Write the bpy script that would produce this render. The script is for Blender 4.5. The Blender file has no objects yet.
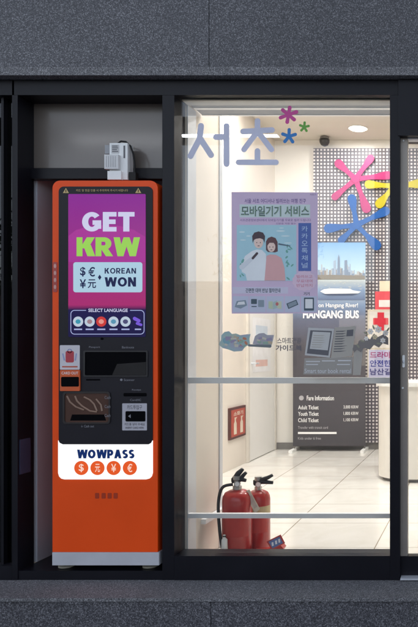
import bpy, bmesh, math, random
from mathutils import Vector, Matrix
random.seed(7)
R = math.radians
SC = bpy.context.scene
COL = SC.collection

# ------------------------------------------------------------------ camera, world, sun, exposure
S = 0.0049            # metres per photo pixel on the facade plane (y = 0)
DIST = 3.6            # camera to facade
VX, VY = 480.0, 352.0 # where the room's depth lines meet
EYE = (580 - VY) * S

cam_d = bpy.data.cameras.new('camera')
cam = bpy.data.objects.new('camera', cam_d); COL.objects.link(cam)
cam.location = (0, -DIST, EYE); cam.rotation_euler = (R(90), 0, 0)
cam_d.sensor_width = 36; cam_d.lens = DIST / S / 627 * 36
cam_d.shift_x = (209 - VX) / 627; cam_d.shift_y = (VY - 313.5) / 627
cam_d.clip_start = 0.05; cam_d.clip_end = 800
SC.camera = cam

W = bpy.data.worlds.new('World'); SC.world = W; W.use_nodes = True
nt = W.node_tree; bgn = nt.nodes['Background']
sky = nt.nodes.new('ShaderNodeTexSky'); sky.sky_type = 'NISHITA'; sky.sun_disc = False
SUN_EL, SUN_AZ = 35.0, 20.0
sky.sun_elevation = R(SUN_EL); sky.sun_rotation = R(SUN_AZ); sky.air_density = 1.0; sky.ozone_density = 3.0
hs = nt.nodes.new('ShaderNodeHueSaturation'); hs.inputs['Saturation'].default_value = .42
nt.links.new(sky.outputs[0], hs.inputs['Color']); nt.links.new(hs.outputs[0], bgn.inputs[0]); bgn.inputs[1].default_value = 0.14
sd = bpy.data.lights.new('sun', 'SUN'); sd.energy = 0.5; sd.angle = R(14); sd.color = (1, .93, .86)
sun = bpy.data.objects.new('sun', sd); COL.objects.link(sun)
az = R(SUN_AZ)
sun.rotation_euler = Vector((-math.sin(az) * math.cos(R(SUN_EL)), -math.cos(az) * math.cos(R(SUN_EL)), -math.sin(R(SUN_EL)))).to_track_quat('-Z', 'Y').to_euler()
sun.location = (0, -6, 8)
vs = SC.view_settings; vs.view_transform = 'Standard'; vs.look = 'None'; EXPO = 1.2; vs.exposure = EXPO; vs.gamma = 1; vs.use_curve_mapping = False
SC.cycles.max_bounces = 10; SC.cycles.transparent_max_bounces = 16; SC.cycles.diffuse_bounces = 5

# ------------------------------------------------------------------ helpers
def K(d): return S * (DIST + d) / DIST
def P(px, py, d=0.0):
    k = K(d); return Vector(((px - VX) * k, d, EYE + (VY - py) * k))
def rgb(r, g, b):
    f = lambda c: ((c / 255 + .055) / 1.055) ** 2.4 if c > 10 else c / 255 / 12.92
    return (f(r), f(g), f(b))

def mat(name, col, rough=.5, metal=0., var=.06, scale=9., bump=0., bscale=60., coat=0., emit=None, es=1., trans=0., rvar=.06, spec=.5):
    m = bpy.data.materials.new(name); m.use_nodes = True
    n = m.node_tree.nodes; l = m.node_tree.links
    b = n['Principled BSDF']
    tc = n.new('ShaderNodeTexCoord'); nz = n.new('ShaderNodeTexNoise')
    nz.inputs['Scale'].default_value = scale; nz.inputs['Detail'].default_value = 6
    l.new(tc.outputs['Object'], nz.inputs['Vector'])
    cr = n.new('ShaderNodeValToRGB')
    cr.color_ramp.elements[0].position = .3; cr.color_ramp.elements[1].position = .7
    cr.color_ramp.elements[0].color = (*[c * (1 - var) for c in col], 1)
    cr.color_ramp.elements[1].color = (*[min(1, c * (1 + var)) for c in col], 1)
    l.new(nz.outputs['Fac'], cr.inputs[0]); l.new(cr.outputs[0], b.inputs['Base Color'])
    mr = n.new('ShaderNodeMapRange')
    mr.inputs['To Min'].default_value = max(.02, rough - rvar); mr.inputs['To Max'].default_value = min(1, rough + rvar)
    l.new(nz.outputs['Fac'], mr.inputs['Value']); l.new(mr.outputs[0], b.inputs['Roughness'])
    b.inputs['Metallic'].default_value = metal; b.inputs['Coat Weight'].default_value = coat
    b.inputs['Coat Roughness'].default_value = .06
    b.inputs['Specular IOR Level'].default_value = spec
    if bump:
        n2 = n.new('ShaderNodeTexNoise'); n2.inputs['Scale'].default_value = bscale; n2.inputs['Detail'].default_value = 4
        l.new(tc.outputs['Object'], n2.inputs['Vector'])
        bp = n.new('ShaderNodeBump'); bp.inputs['Strength'].default_value = bump; bp.inputs['Distance'].default_value = .004
        l.new(n2.outputs['Fac'], bp.inputs['Height']); l.new(bp.outputs[0], b.inputs['Normal'])
    if emit:
        b.inputs['Emission Color'].default_value = (*emit, 1); b.inputs['Emission Strength'].default_value = es
    if trans:
        out = n['Material Output']; t = n.new('ShaderNodeBsdfTranslucent'); mx = n.new('ShaderNodeMixShader')
        l.new(cr.outputs[0], t.inputs[0]); mx.inputs[0].default_value = trans
        l.new(b.outputs[0], mx.inputs[1]); l.new(t.outputs[0], mx.inputs[2]); l.new(mx.outputs[0], out.inputs[0])
    return m

def granite(name, dark, mid, light, rough=.45):
    m = bpy.data.materials.new(name); m.use_nodes = True
    n = m.node_tree.nodes; l = m.node_tree.links; b = n['Principled BSDF']
    tc = n.new('ShaderNodeTexCoord')
    def ramp(src, p0, c0, p1, c1, p2=None, c2=None):
        r = n.new('ShaderNodeValToRGB'); e = r.color_ramp.elements
        e[0].position, e[0].color = p0, (*c0, 1); e[1].position, e[1].color = p1, (*c1, 1)
        if c2: x = e.new(p2); x.color = (*c2, 1)
        l.new(src, r.inputs[0]); return r.outputs[0]
    n1 = n.new('ShaderNodeTexNoise'); n1.inputs['Scale'].default_value = 185; n1.inputs['Detail'].default_value = 3; n1.inputs['Roughness'].default_value = .7
    l.new(tc.outputs['Object'], n1.inputs['Vector'])
    c1 = ramp(n1.outputs['Fac'], .36, dark, .52, mid, .70, light)
    v = n.new('ShaderNodeTexVoronoi'); v.inputs['Scale'].default_value = 250
    l.new(tc.outputs['Object'], v.inputs['Vector'])
    sep = n.new('ShaderNodeSeparateColor'); l.new(v.outputs['Color'], sep.inputs[0])
    c2 = ramp(sep.outputs[0], .80, (0, 0, 0), .93, (1, 1, 1))
    mx = n.new('ShaderNodeMix'); mx.data_type = 'RGBA'
    l.new(c2, mx.inputs['Factor']); l.new(c1, mx.inputs['A']); mx.inputs['B'].default_value = (*light, 1)
    c3 = ramp(sep.outputs[1], .80, (0, 0, 0), .95, (1, 1, 1))
    mx2 = n.new('ShaderNodeMix'); mx2.data_type = 'RGBA'
    l.new(c3, mx2.inputs['Factor']); l.new(mx.outputs['Result'], mx2.inputs['A']); mx2.inputs['B'].default_value = (*[c * .6 for c in dark], 1)
    # broad, faint weathering
    n3 = n.new('ShaderNodeTexNoise'); n3.inputs['Scale'].default_value = 2.2; n3.inputs['Detail'].default_value = 5
    l.new(tc.outputs['Object'], n3.inputs['Vector'])
    c4 = ramp(n3.outputs['Fac'], .3, (.86,) * 3, .7, (1.06, 1.06, 1.06))
    mx3 = n.new('ShaderNodeMix'); mx3.data_type = 'RGBA'; mx3.blend_type = 'MULTIPLY'; mx3.inputs['Factor'].default_value = 1
    l.new(mx2.outputs['Result'], mx3.inputs['A']); l.new(c4, mx3.inputs['B'])
    oi = n.new('ShaderNodeObjectInfo'); om = n.new('ShaderNodeMapRange'); om.inputs['To Min'].default_value = .86; om.inputs['To Max'].default_value = 1.1
    l.new(oi.outputs['Random'], om.inputs['Value'])
    hv = n.new('ShaderNodeHueSaturation'); l.new(om.outputs[0], hv.inputs['Value']); l.new(mx3.outputs['Result'], hv.inputs['Color'])
    l.new(hv.outputs[0], b.inputs['Base Color']); b.inputs['Roughness'].default_value = rough
    bp = n.new('ShaderNodeBump'); bp.inputs['Strength'].default_value = .15; bp.inputs['Distance'].default_value = .002
    l.new(n1.outputs['Fac'], bp.inputs['Height']); l.new(bp.outputs[0], b.inputs['Normal'])
    return m

def glow(name, col, st=1.0, rough=.2):
    m = bpy.data.materials.new(name); m.use_nodes = True
    b = m.node_tree.nodes['Principled BSDF']
    b.inputs['Base Color'].default_value = (*[c * .06 for c in col], 1); b.inputs['Specular IOR Level'].default_value = .2; b.inputs['Roughness'].default_value = rough
    n = m.node_tree.nodes; l = m.node_tree.links
    tc = n.new('ShaderNodeTexCoord'); nz = n.new('ShaderNodeTexNoise'); nz.inputs['Scale'].default_value = 4
    l.new(tc.outputs['Object'], nz.inputs['Vector'])
    r = n.new('ShaderNodeValToRGB'); r.color_ramp.elements[0].color = (*[c * .95 for c in col], 1); r.color_ramp.elements[1].color = (*col, 1)
    l.new(nz.outputs['Fac'], r.inputs[0]); l.new(r.outputs[0], b.inputs['Emission Color'])
    b.inputs['Emission Strength'].default_value = st * 2 ** -EXPO
    return m

def gradient_mat(name, stops, z0, z1, emit=0., rough=.2):
    """colours printed or displayed along the height of a panel (object Z from z0 to z1)"""
    m = bpy.data.materials.new(name); m.use_nodes = True
    n = m.node_tree.nodes; l = m.node_tree.links; b = n['Principled BSDF']
    tc = n.new('ShaderNodeTexCoord'); sp = n.new('ShaderNodeSeparateXYZ'); l.new(tc.outputs['Object'], sp.inputs[0])
    mr = n.new('ShaderNodeMapRange'); mr.inputs['From Min'].default_value = z0; mr.inputs['From Max'].default_value = z1
    l.new(sp.outputs['Z'], mr.inputs['Value'])
    r = n.new('ShaderNodeValToRGB'); e = r.color_ramp.elements
    while len(e) < len(stops): e.new(.5)
    for x, (p, c) in zip(e, stops): x.position = p; x.color = (*c, 1)
    l.new(mr.outputs[0], r.inputs[0])
    if emit:
        l.new(r.outputs[0], b.inputs['Emission Color']); b.inputs['Emission Strength'].default_value = emit * 2 ** -EXPO
        b.inputs['Base Color'].default_value = (.01, .01, .01, 1); b.inputs['Specular IOR Level'].default_value = .2
    else: l.new(r.outputs[0], b.inputs['Base Color'])
    b.inputs['Roughness'].default_value = rough
    return m

def glass_mat(name, tint=(1, 1, 1), rough=0.0, ior=1.5):
    m = bpy.data.materials.new(name); m.use_nodes = True
    n = m.node_tree.nodes; l = m.node_tree.links
    n.remove(n['Principled BSDF'])
    t = n.new('ShaderNodeBsdfTransparent'); t.inputs[0].default_value = (*tint, 1)
    g = n.new('ShaderNodeBsdfGlossy'); g.inputs['Roughness'].default_value = rough
    f = n.new('ShaderNodeFresnel'); f.inputs[0].default_value = ior
    mx = n.new('ShaderNodeMixShader')
    l.new(f.outputs[0], mx.inputs[0]); l.new(t.outputs[0], mx.inputs[1]); l.new(g.outputs[0], mx.inputs[2])
    l.new(mx.outputs[0], n['Material Output'].inputs[0])
    return m

def base_of(o):
    v = Vector((0, 0, 0))
    while o is not None: v = v + o.location; o = o.parent
    return v
def link(name, me, m, parent=None, origin=None, smooth=False):
    o = bpy.data.objects.new(name, me); COL.objects.link(o)
    if parent is not None: o.parent = parent
    pb = base_of(parent) if parent is not None else Vector((0, 0, 0))
    if origin is not None: o.location = Vector(origin) - pb
    off = pb + o.location if origin is not None else pb
    me.transform(Matrix.Translation(-off))
    if m is not None: me.materials.append(m)
    if smooth:
        for p in me.polygons: p.use_smooth = True
    return o
def obj(name, bm, m, parent=None, origin=None, bevel=0., smooth=False, label=None):
    if bevel:
        es = [e for e in bm.edges if len(e.link_faces) == 2 and e.calc_face_angle(0) > .6]
        bmesh.ops.bevel(bm, geom=es, offset=bevel, segments=2, affect='EDGES', profile=.6, clamp_overlap=True)
    bmesh.ops.recalc_face_normals(bm, faces=bm.faces)
    me = bpy.data.meshes.new(name); bm.to_mesh(me); bm.free()
    o = link(name, me, m, parent, origin, smooth)
    if label: o['label'] = label
    return o
def tag(o, label, cat, group=None):
    o['label'] = label; o['category'] = cat
    if group: o['group'] = group
    return o
def thing(name, label, cat, base, group=None):
    o = bpy.data.objects.new(name, None); COL.objects.link(o); o.location = Vector(base); o.empty_display_size = .05
    return tag(o, label, cat, group)
def struct(name, bm, m):
    o = obj(name, bm, m); o['kind'] = 'structure'; return o

def NB(): return bmesh.new()
def box(bm, x0, x1, y0, y1, z0, z1):
    vs_ = [bm.verts.new(c) for c in [(x0, y0, z0), (x1, y0, z0), (x1, y1, z0), (x0, y1, z0), (x0, y0, z1), (x1, y0, z1), (x1, y1, z1), (x0, y1, z1)]]
    for f in [(0, 3, 2, 1), (4, 5, 6, 7), (0, 1, 5, 4), (1, 2, 6, 5), (2, 3, 7, 6), (3, 0, 4, 7)]: bm.faces.new([vs_[i] for i in f])
    return bm
def pbox(px0, py0, px1, py1, d, th, bm=None):
    bm = bm or NB(); a = P(px0, py1, d); b = P(px1, py0, d)
    return box(bm, a.x, b.x, d, d + th, a.z, b.z)
def prism(bm, pts, vec):
    f = [bm.verts.new(p) for p in pts]; b = [bm.verts.new(Vector(p) + vec) for p in pts]
    bm.faces.new(f); bm.faces.new(list(reversed(b)))
    for i in range(len(f)):
        j = (i + 1) % len(f); bm.faces.new([f[j], f[i], b[i], b[j]])
    return bm
def poly(pp, d, th, bm=None):
    return prism(bm or NB(), [P(x, y, d) for x, y in pp], Vector((0, th, 0)))
def rr_pts(x0, y0, x1, y1, r, corners='tltrbrbl', n=6):
    pts = []
    for key, cx, cy, a0 in (('tl', x0 + r, y0 + r, 180), ('tr', x1 - r, y0 + r, 270), ('br', x1 - r, y1 - r, 0), ('bl', x0 + r, y1 - r, 90)):
        if key in corners:
            for i in range(n + 1):
                a = R(a0 + 90 * i / n); pts.append((cx + r * math.cos(a), cy + r * math.sin(a)))
        else: pts.append({'tl': (x0, y0), 'tr': (x1, y0), 'br': (x1, y1), 'bl': (x0, y1)}[key])
    return pts
def ell(cx, cy, rx, ry=None, n=28, rot=0):
    ry = ry or rx; c, s = math.cos(rot), math.sin(rot)
    return [(cx + rx * math.cos(t) * c - ry * math.sin(t) * s, cy + rx * math.cos(t) * s + ry * math.sin(t) * c) for t in [2 * math.pi * i / n for i in range(n)]]
def capsule(x0, y0, x1, y1, r0, r1=None, n=8):
    r1 = r1 or r0; a = math.atan2(y1 - y0, x1 - x0); pts = []
    for i in range(n + 1):
        t = a - math.pi / 2 + math.pi * i / n; pts.append((x1 + r1 * math.cos(t), y1 + r1 * math.sin(t)))
    for i in range(n + 1):
        t = a + math.pi / 2 + math.pi * i / n; pts.append((x0 + r0 * math.cos(t), y0 + r0 * math.sin(t)))
    return pts
def outline(pts_out, pts_in, d, th):
    bm = NB(); n = len(pts_out)
    fo = [bm.verts.new(P(x, y, d)) for x, y in pts_out]; fi = [bm.verts.new(P(x, y, d)) for x, y in pts_in]
    for i in range(n):
        j = (i + 1) % n; bm.faces.new([fo[i], fo[j], fi[j], fi[i]])
    r = bmesh.ops.extrude_face_region(bm, geom=bm.faces[:])
    bmesh.ops.translate(bm, vec=(0, th, 0), verts=[v for v in r['geom'] if isinstance(v, bmesh.types.BMVert)])
    return bm
def tube(bm, pts, r, n=8, cap=True):
    rings = []
    for i, p in enumerate(pts):
        p = Vector(p)
        t = (Vector(pts[min(i + 1, len(pts) - 1)]) - Vector(pts[max(i - 1, 0)])).normalized()
        u = t.orthogonal().normalized() if i == 0 else (u - t * u.dot(t)).normalized()
        w = t.cross(u); rr = r[i] if isinstance(r, (list, tuple)) else r
        rings.append([bm.verts.new(p + (u * math.cos(2 * math.pi * k / n) + w * math.sin(2 * math.pi * k / n)) * rr) for k in range(n)])
    for a, b in zip(rings, rings[1:]):
        for k in range(n): bm.faces.new([a[k], a[(k + 1) % n], b[(k + 1) % n], b[k]])
    if cap: bm.faces.new(list(reversed(rings[0]))); bm.faces.new(rings[-1])
    return bm
def lathe(bm, prof, c, n=28):
    rings = [[bm.verts.new((c[0] + r * math.cos(2 * math.pi * k / n), c[1] + r * math.sin(2 * math.pi * k / n), c[2] + z)) for k in range(n)] for r, z in prof]
    for a, b in zip(rings, rings[1:]):
        for k in range(n): bm.faces.new([a[k], a[(k + 1) % n], b[(k + 1) % n], b[k]])
    bm.faces.new(list(reversed(rings[0]))); bm.faces.new(rings[-1])
    return bm
def text(name, body, px0, py0, px1, py1, m, d, parent, bold=0.0, spacing=1.0):
    """lettering fitted into a rectangle on a plane facing the street"""
    c = bpy.data.curves.new(name, 'FONT'); c.body = body; c.size = 1; c.offset = bold; c.resolution_u = 3; c.space_character = spacing
    o = bpy.data.objects.new(name, c); COL.objects.link(o); bpy.context.view_layer.update()
    me = bpy.data.meshes.new_from_object(o.evaluated_get(bpy.context.evaluated_depsgraph_get()))
    bpy.data.objects.remove(o); bpy.data.curves.remove(c); me.materials.clear(); me.name = name
    xs = [v.co.x for v in me.vertices]; ys = [v.co.y for v in me.vertices]
    a = P(px0, py1, d); b = P(px1, py0, d)
    x0, x1, y0, y1 = min(xs), max(xs), min(ys), max(ys)
    for v in me.vertices:
        v.co = (a.x + (v.co.x - x0) / (x1 - x0) * (b.x - a.x), d, a.z + (v.co.y - y0) / max(1e-6, y1 - y0) * (b.z - a.z))
    return link(name, me, m, parent)

def _arc(cx, cy, rx, ry, a0, a1, t, n=18):
    o = [(cx + rx * math.cos(R(a0 + (a1 - a0) * i / n)), cy + ry * math.sin(R(a0 + (a1 - a0) * i / n))) for i in range(n + 1)]
    q = [(cx + (rx - t) * math.cos(R(a0 + (a1 - a0) * i / n)), cy + (ry - t * .86) * math.sin(R(a0 + (a1 - a0) * i / n))) for i in range(n + 1)]
    return o + q[::-1]
def _rect(x0, y0, x1, y1): return [(x0, y0), (x1, y0), (x1, y1), (x0, y1)]
def _diag(x0, y0, x1, y1, t): return [(x0, y0), (x0 + t, y0), (x1 + t, y1), (x1, y1)]
def glyph(ch, t):
    h = t * .86
    if ch == 'E': return .6, [_rect(0, 0, t, 1), _rect(t, 0, .6, h), _rect(t, .5 - h / 2, .56, .5 + h / 2), _rect(t, 1 - h, .6, 1)]
    if ch == 'T': return .72, [_rect(0, 1 - h, .72, 1), _rect(.36 - t / 2, 0, .36 + t / 2, 1 - h)]
    if ch == 'G': return .84, [_arc(.43, .5, .43, .5, 40, 322, t, 28), _rect(.46, .34, .84, .34 + h), _rect(.84 - t, .14, .84, .35)]
    if ch == 'K': return .80, [_rect(0, 0, t, 1), _diag(t * .6, .42, .47, 1, t * 1.35), _diag(.50, 0, t * 1.1, .60, t * 1.32)]
    if ch == 'R': return .76, [_rect(0, 0, t, 1), _rect(t, 1 - h, .40, 1), _rect(t, .34, .40, .34 + h), _arc(.40, .67, .33, .33, -90, 90, t), _diag(.48, 0, .26, .38, t * 1.2)]
    if ch == 'P': return .72, [_rect(0, 0, t, 1), _rect(t, 1 - h, .38, 1), _rect(t, .30, .38, .30 + h), _arc(.38, .65, .34, .35, -90, 90, t)]
    if ch == 'W': return 1.16, [_diag(.18, 0, 0, 1, t * 1.05), _diag(.18, 0, .46, 1, t * 1.0), _diag(.74, 0, .46, 1, t * 1.0), _diag(.74, 0, .93, 1, t * 1.05)]
    if ch == 'O': return .90, [_arc(.45, .5, .45, .5, 0, 180, t, 24), _arc(.45, .5, .45, .5, 180, 360, t, 24)]
    if ch == 'N': return .78, [_rect(0, 0, t, 1), _rect(.78 - t, 0, .78, 1), _diag(.78 - t * 1.12, 0, 0, 1, t * 1.12)]
    if ch == 'A': return .86, [_diag(0, 0, .43 - t * .55, 1, t * 1.08), _diag(.86 - t * 1.08, 0, .43 - t * .53, 1, t * 1.08), _rect(.2, .2, .66, .2 + h * .85)]
    if ch == 'S': return .66, [_arc(.33, .70, .33, .30, 28, 270, t, 22), _arc(.33, .30, .33, .30, 90, -152, t, 22)]
def block_text(name, body, px0, py0, px1, py1, m, d, parent, t=.24, gap=.07):
    gl = [glyph(c, t) for c in body]; tot = sum(g[0] for g in gl) + gap * (len(gl) - 1)
    sx = (px1 - px0) / tot; sy = py1 - py0; x = 0; bm = NB(); k = 0
    for w, polys in gl:
        for pg in polys:
            bm.faces.new([bm.verts.new(P(px0 + (x + u) * sx, py1 - v * sy, d - .00004 * k)) for u, v in pg]); k += 1
        x += w + gap
    for f in bm.faces:
        f.normal_update()
    return obj(name, bm, m, parent)

# ------------------------------------------------------------------ materials
M = {}
M['granite'] = granite('granite', (.034, .034, .041), (.066, .066, .077), (.23, .23, .25))
M['granite_light'] = granite('granite_flamed', (.075, .075, .082), (.15, .15, .16), (.34, .34, .355), .75)
M['metal'] = mat('dark_frame_metal', (.007, .007, .011), .38, 0, .15, 5, spec=.22)
M['bronze'] = mat('bronze_trim', (.16, .11, .075), .45, .2, .08, 7)
M['gasket'] = mat('black_gasket', (.006, .006, .006), .7)
M['glass'] = glass_mat('clear_glass', (.975, .985, .98))
M['dark_glass'] = glass_mat('smoked_glass', (.12, .14, .18))
M['black_board'] = mat('black_board', (.006, .008, .014), .6)
M['transom'] = mat('transom_board', (.135, .115, .10), .34, 0, .05, 3, coat=.45)
M['transom'].node_tree.nodes['Principled BSDF'].inputs['Coat Roughness'].default_value = .11
M['wall'] = mat('cream_wall', (.73, .67, .60), .65, 0, .03, 2.5, bump=.06, bscale=150)
M['wall_white'] = mat('white_wall', (.78, .75, .70), .6, 0, .02, 3, bump=.05, bscale=150)
M['ceiling'] = mat('ceiling_paint', (.76, .71, .63), .75, 0, .02, 2)
M['grey_wall'] = mat('grey_laminate', (.50, .54, .60), .4, 0, .04, 4)
M['alu'] = mat('pale_aluminium', (.62, .65, .70), .38, .35, .04, 6)
M['white_metal'] = mat('white_rail_paint', (.82, .83, .85), .35, 0, .03, 6)
M['white'] = mat('white_plastic', (.84, .85, .84), .4, 0, .03, 8)
M['base'] = mat('baseboard_grey', (.20, .19, .18), .5)
M['street'] = mat('paving', (.16, .16, .17), .8, 0, .15, 3, bump=.2, bscale=40)

# ------------------------------------------------------------------ setting: ground, room shell
PAVE = -0.33
bm = NB(); box(bm, -160, 160, -160, 160, PAVE - .2, PAVE); struct('pavement', bm, M['street'])

ROOM_Z = 3.56
XL = (-2 - VX) * S; XR = 3.4; DB = 4.86
def tile_mat():
    m = bpy.data.materials.new('floor_tile'); m.use_nodes = True
    n = m.node_tree.nodes; l = m.node_tree.links; b = n['Principled BSDF']
    tc = n.new('ShaderNodeTexCoord'); br = n.new('ShaderNodeTexBrick')
    br.offset = 0; br.squash = 1
    br.inputs['Scale'].default_value = 1; br.inputs['Brick Width'].default_value = .6; br.inputs['Row Height'].default_value = .6
    br.inputs['Mortar Size'].default_value = .0035; br.inputs['Mortar Smooth'].default_value = .1
    br.inputs['Color1'].default_value = (.80, .785, .75, 1); br.inputs['Color2'].default_value = (.77, .75, .71, 1); br.inputs['Mortar'].default_value = (.33, .28, .22, 1)
    l.new(tc.outputs['Object'], br.inputs['Vector'])
    nz = n.new('ShaderNodeTexNoise'); nz.inputs['Scale'].default_value = 2.4; nz.inputs['Detail'].default_value = 9; nz.inputs['Distortion'].default_value = 1.6
    l.new(tc.outputs['Object'], nz.inputs['Vector'])
    r = n.new('ShaderNodeValToRGB'); r.color_ramp.elements[0].position = .35; r.color_ramp.elements[0].color = (.93, .92, .90, 1); r.color_ramp.elements[1].position = .6; r.color_ramp.elements[1].color = (1, 1, 1, 1)
    l.new(nz.outputs['Fac'], r.inputs[0])
    mx = n.new('ShaderNodeMix'); mx.data_type = 'RGBA'; mx.blend_type = 'MULTIPLY'; mx.inputs['Factor'].default_value = 1
    l.new(br.outputs['Color'], mx.inputs['A']); l.new(r.outputs[0], mx.inputs['B'])
    l.new(mx.outputs['Result'], b.inputs['Base Color'])
    mr = n.new('ShaderNodeMapRange'); mr.inputs['To Min'].default_value = .05; mr.inputs['To Max'].default_value = .17
    l.new(nz.outputs['Fac'], mr.inputs['Value']); l.new(mr.outputs[0], b.inputs['Roughness'])
    return m
bm = NB(); box(bm, XL, XR, .14, DB, -.2, 0); struct('floor', bm, tile_mat())
bm = NB(); box(bm, XL - .2, XR + .2, .26, DB + .2, ROOM_Z, ROOM_Z + .2); struct('ceiling', bm, M['ceiling'])
bm = NB(); box(bm, XL - .2, XL, .27, DB + .2, -.2, ROOM_Z - .002); struct('side_wall', bm, M['wall'])
bm = NB(); box(bm, XL, XR, DB, DB + .2, -.2, ROOM_Z - .002); struct('back_wall', bm, M['wall_white'])
bm = NB(); box(bm, XR, XR + .2, .27, DB + .2, -.2, ROOM_Z - .002); struct('far_side_wall', bm, M['wall'])
# baseboards
bm = NB(); zb = .075
box(bm, XL + .014, XR, DB - .014, DB - .0005, .002, zb)
struct('baseboard', bm, M['base'])

# ------------------------------------------------------------------ stone facade
def zf(py): return EYE + (VY - py) * S
LP = -.05
lin = thing('granite_lintel', 'dark speckled granite lintel panels across the top of the shopfront', 'stone lintel', (0, 0, zf(76)))
zb_ = EYE + (VY - 75.2) * K(-.054)
def xl(px): return (px - VX) * K(LP)
for a, b in ((-420, -102), (-102, 209), (209, 520), (520, 900)):
    bm = NB(); x0, x1 = xl(a) + .0015, xl(b) - .0015
    zlo = EYE + (VY - 66.5) * K(LP)
    prof = [(.25, zlo), (LP, zlo), (LP, 9.3), (.25, 9.3)]
    prism(bm, [(x0, y, z) for y, z in prof], Vector((x1 - x0, 0, 0)))
    obj('granite_panel', bm, M['granite'], lin, bevel=.0015)
bm = NB(); box(bm, xl(-420), xl(900), LP - .004, .25, zb_, zlo - .002); obj('drip_edge', bm, M['granite_light'], lin, bevel=.006)
bm = NB(); box(bm, xl(-420), xl(900), -.03, .24, zb_ + .01, 9.25); obj('backing', bm, M['gasket'], lin)

st = thing('granite_step', 'speckled granite step running below the window and kiosk', 'step', (0, -.26, PAVE))
ztop = 0.0; zsl = EYE + (VY - 601.5) * K(-.26)
for a, b in ((-800, -102), (-102, 900)):
    bm = NB(); box(bm, (a - VX) * S + .001, (b - VX) * S - .001, -.262, .139, zsl, ztop - .001); obj('tread', bm, M['granite_light'], st, bevel=.003)
def xs_(px): return (px - VX) * K(-.25)
for a, b in ((-740, -420), (-420, -104), (-104, 211), (211, 526), (526, 900)):
    bm = NB(); box(bm, xs_(a) + .0015, xs_(b) - .0015, -.252, -.1, PAVE, zsl - .004); obj('riser', bm, M['granite'], st, bevel=.0015)
bm = NB(); box(bm, xs_(-740), xs_(900), -.235, .1, PAVE, zsl - .006); obj('core', bm, M['gasket'], st)

# stone piers outside the frame so the facade goes on to both sides
for a, b, side in ((-800, -160, 'left of the dark window'), (640, 1150, 'right of the glass door')):
    bm = NB(); box(bm, (a - VX) * S, (b - VX) * S, -.05, .25, .001, zb_ - .002)
    tag(obj('granite_pier', bm, M['granite'], bevel=.003), 'granite pier ' + side, 'stone pier')

# ------------------------------------------------------------------ storefront frame
fr = thing('storefront_frame', 'dark bronze storefront frame holding the big display window and transom', 'window frame', P(175, 580, 0))
bx = lambda *a: pbox(*a)
obj('header', bx(14, 80.2, 398, 95, 0, .13), M['metal'], fr, bevel=.002)

obj('jamb', bx(12, 95.2, 17.5, 580, -.002, .132), M['metal'], fr, bevel=.002)
obj('mullion', bx(162.3, 95.2, 174.2, 580, 0, .13), M['metal'], fr, bevel=.002)
obj('gasket', bx(174.25, 95.2, 176, 555.8, .03, .03), M['gasket'], fr)
obj('side_trim', bx(174.25, 95.2, 175.6, 555.8, .062, .07), M['bronze'], fr)
obj('mullion', bx(390, 95.2, 400, 580, -.003, .133), M['metal'], fr, bevel=.002)
obj('bottom_rail', bx(174.3, 556, 389.9, 580.2, -.002, .13), M['metal'], fr, bevel=.003)
obj('transom_bar', bx(17.6, 168.2, 162.2, 178.6, .105, .05), M['metal'], fr, bevel=.002)
obj('transom_panel', bx(17.6, 95.2, 162.2, 168, .13, .02), M['transom'], fr)
obj('transom_highlight', bx(60, 96.2, 104, 97.4, .123, .006), M['alu'], fr)  # pale strip imitates a bright highlight along the panel top
obj('window_pane', bx(176.05, 95.1, 389.9, 555.9, .045, .008), M['glass'], fr)

bm = NB(); xj = (17.5 - VX) * S; box(bm, xj + .0004, xj + .004, .012, .098, EYE + (VY - 475) * S, EYE + (VY - 440) * S); obj('jamb_reflection', bm, mat('reflected_blue', (.10, .13, .24), .25, .6), fr, bevel=.001)  # added bluish plate imitates a blue reflection on the jamb

dw = thing('dark_window', 'unlit dark glass window left of the kiosk bay', 'window', P(-70, 580, 0))
obj('frame_head', bx(-160, 80, 11.9, 95, 0, .13), M['metal'], dw, bevel=.002)
obj('frame_sill', bx(-160, 566, 11.9, 580.2, 0, .13), M['metal'], dw, bevel=.002)
obj('frame_post', bx(-160, 95.2, -150, 565.8, 0, .13), M['metal'], dw, bevel=.002)
obj('frame_post', bx(1.0, 95.2, 3.5, 565.8, .03, .08), M['metal'], dw, bevel=.002)
obj('pane', bx(-149.8, 95.1, 11.9, 565.9, .06, .008), M['dark_glass'], dw)
obj('dark_room_board', bx(-149.8, 95.1, 11.9, 565.9, .11, .02), M['black_board'], dw)  # black sheet stands in for the unlit interior behind this glass

dr = thing('glass_door', 'framed glass entrance door at the right edge beside the window', 'door', P(480, 580, .04))
obj('door_header', bx(398.2, 80, 640, 135.5, -.012, .15), M['metal'], dr, bevel=.003)
obj('stile', bx(400.4, 136.5, 407.6, 556, .03, .05), mat('door_stile', (.30, .27, .24), .42, .4, .06), dr, bevel=.002)
obj('stile', bx(560, 136.5, 568, 556, .03, .05), M['alu'], dr, bevel=.002)
obj('top_rail', bx(407.8, 136.5, 559.8, 139, .03, .05), M['alu'], dr)
obj('bottom_rail', bx(400.4, 556.2, 568, 578, .03, .05), M['metal'], dr, bevel=.002)
obj('pane', bx(407.7, 139.1, 559.9, 556, .05, .008), M['glass'], dr)
obj('side_panel', bx(568.3, 136.5, 640, 580, 0, .13), M['metal'], dr)
obj('threshold', bx(400.4, 578.5, 640, 580.3, -.02, .16), M['alu'], dr)
lk = NB(); poly(rr_pts(402.4, 355, 404.8, 367.5, 1.1), .018, .011, lk)
lko = obj('lock_plate', lk, M['white'], dr)
bm = NB(); lathe(bm, [(.004, 0), (.005, .002), (.005, .01), (.003, .013)], P(403.6, 363, .014), 14); obj('key_cylinder', bm, M['alu'], lko, smooth=False)
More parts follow.
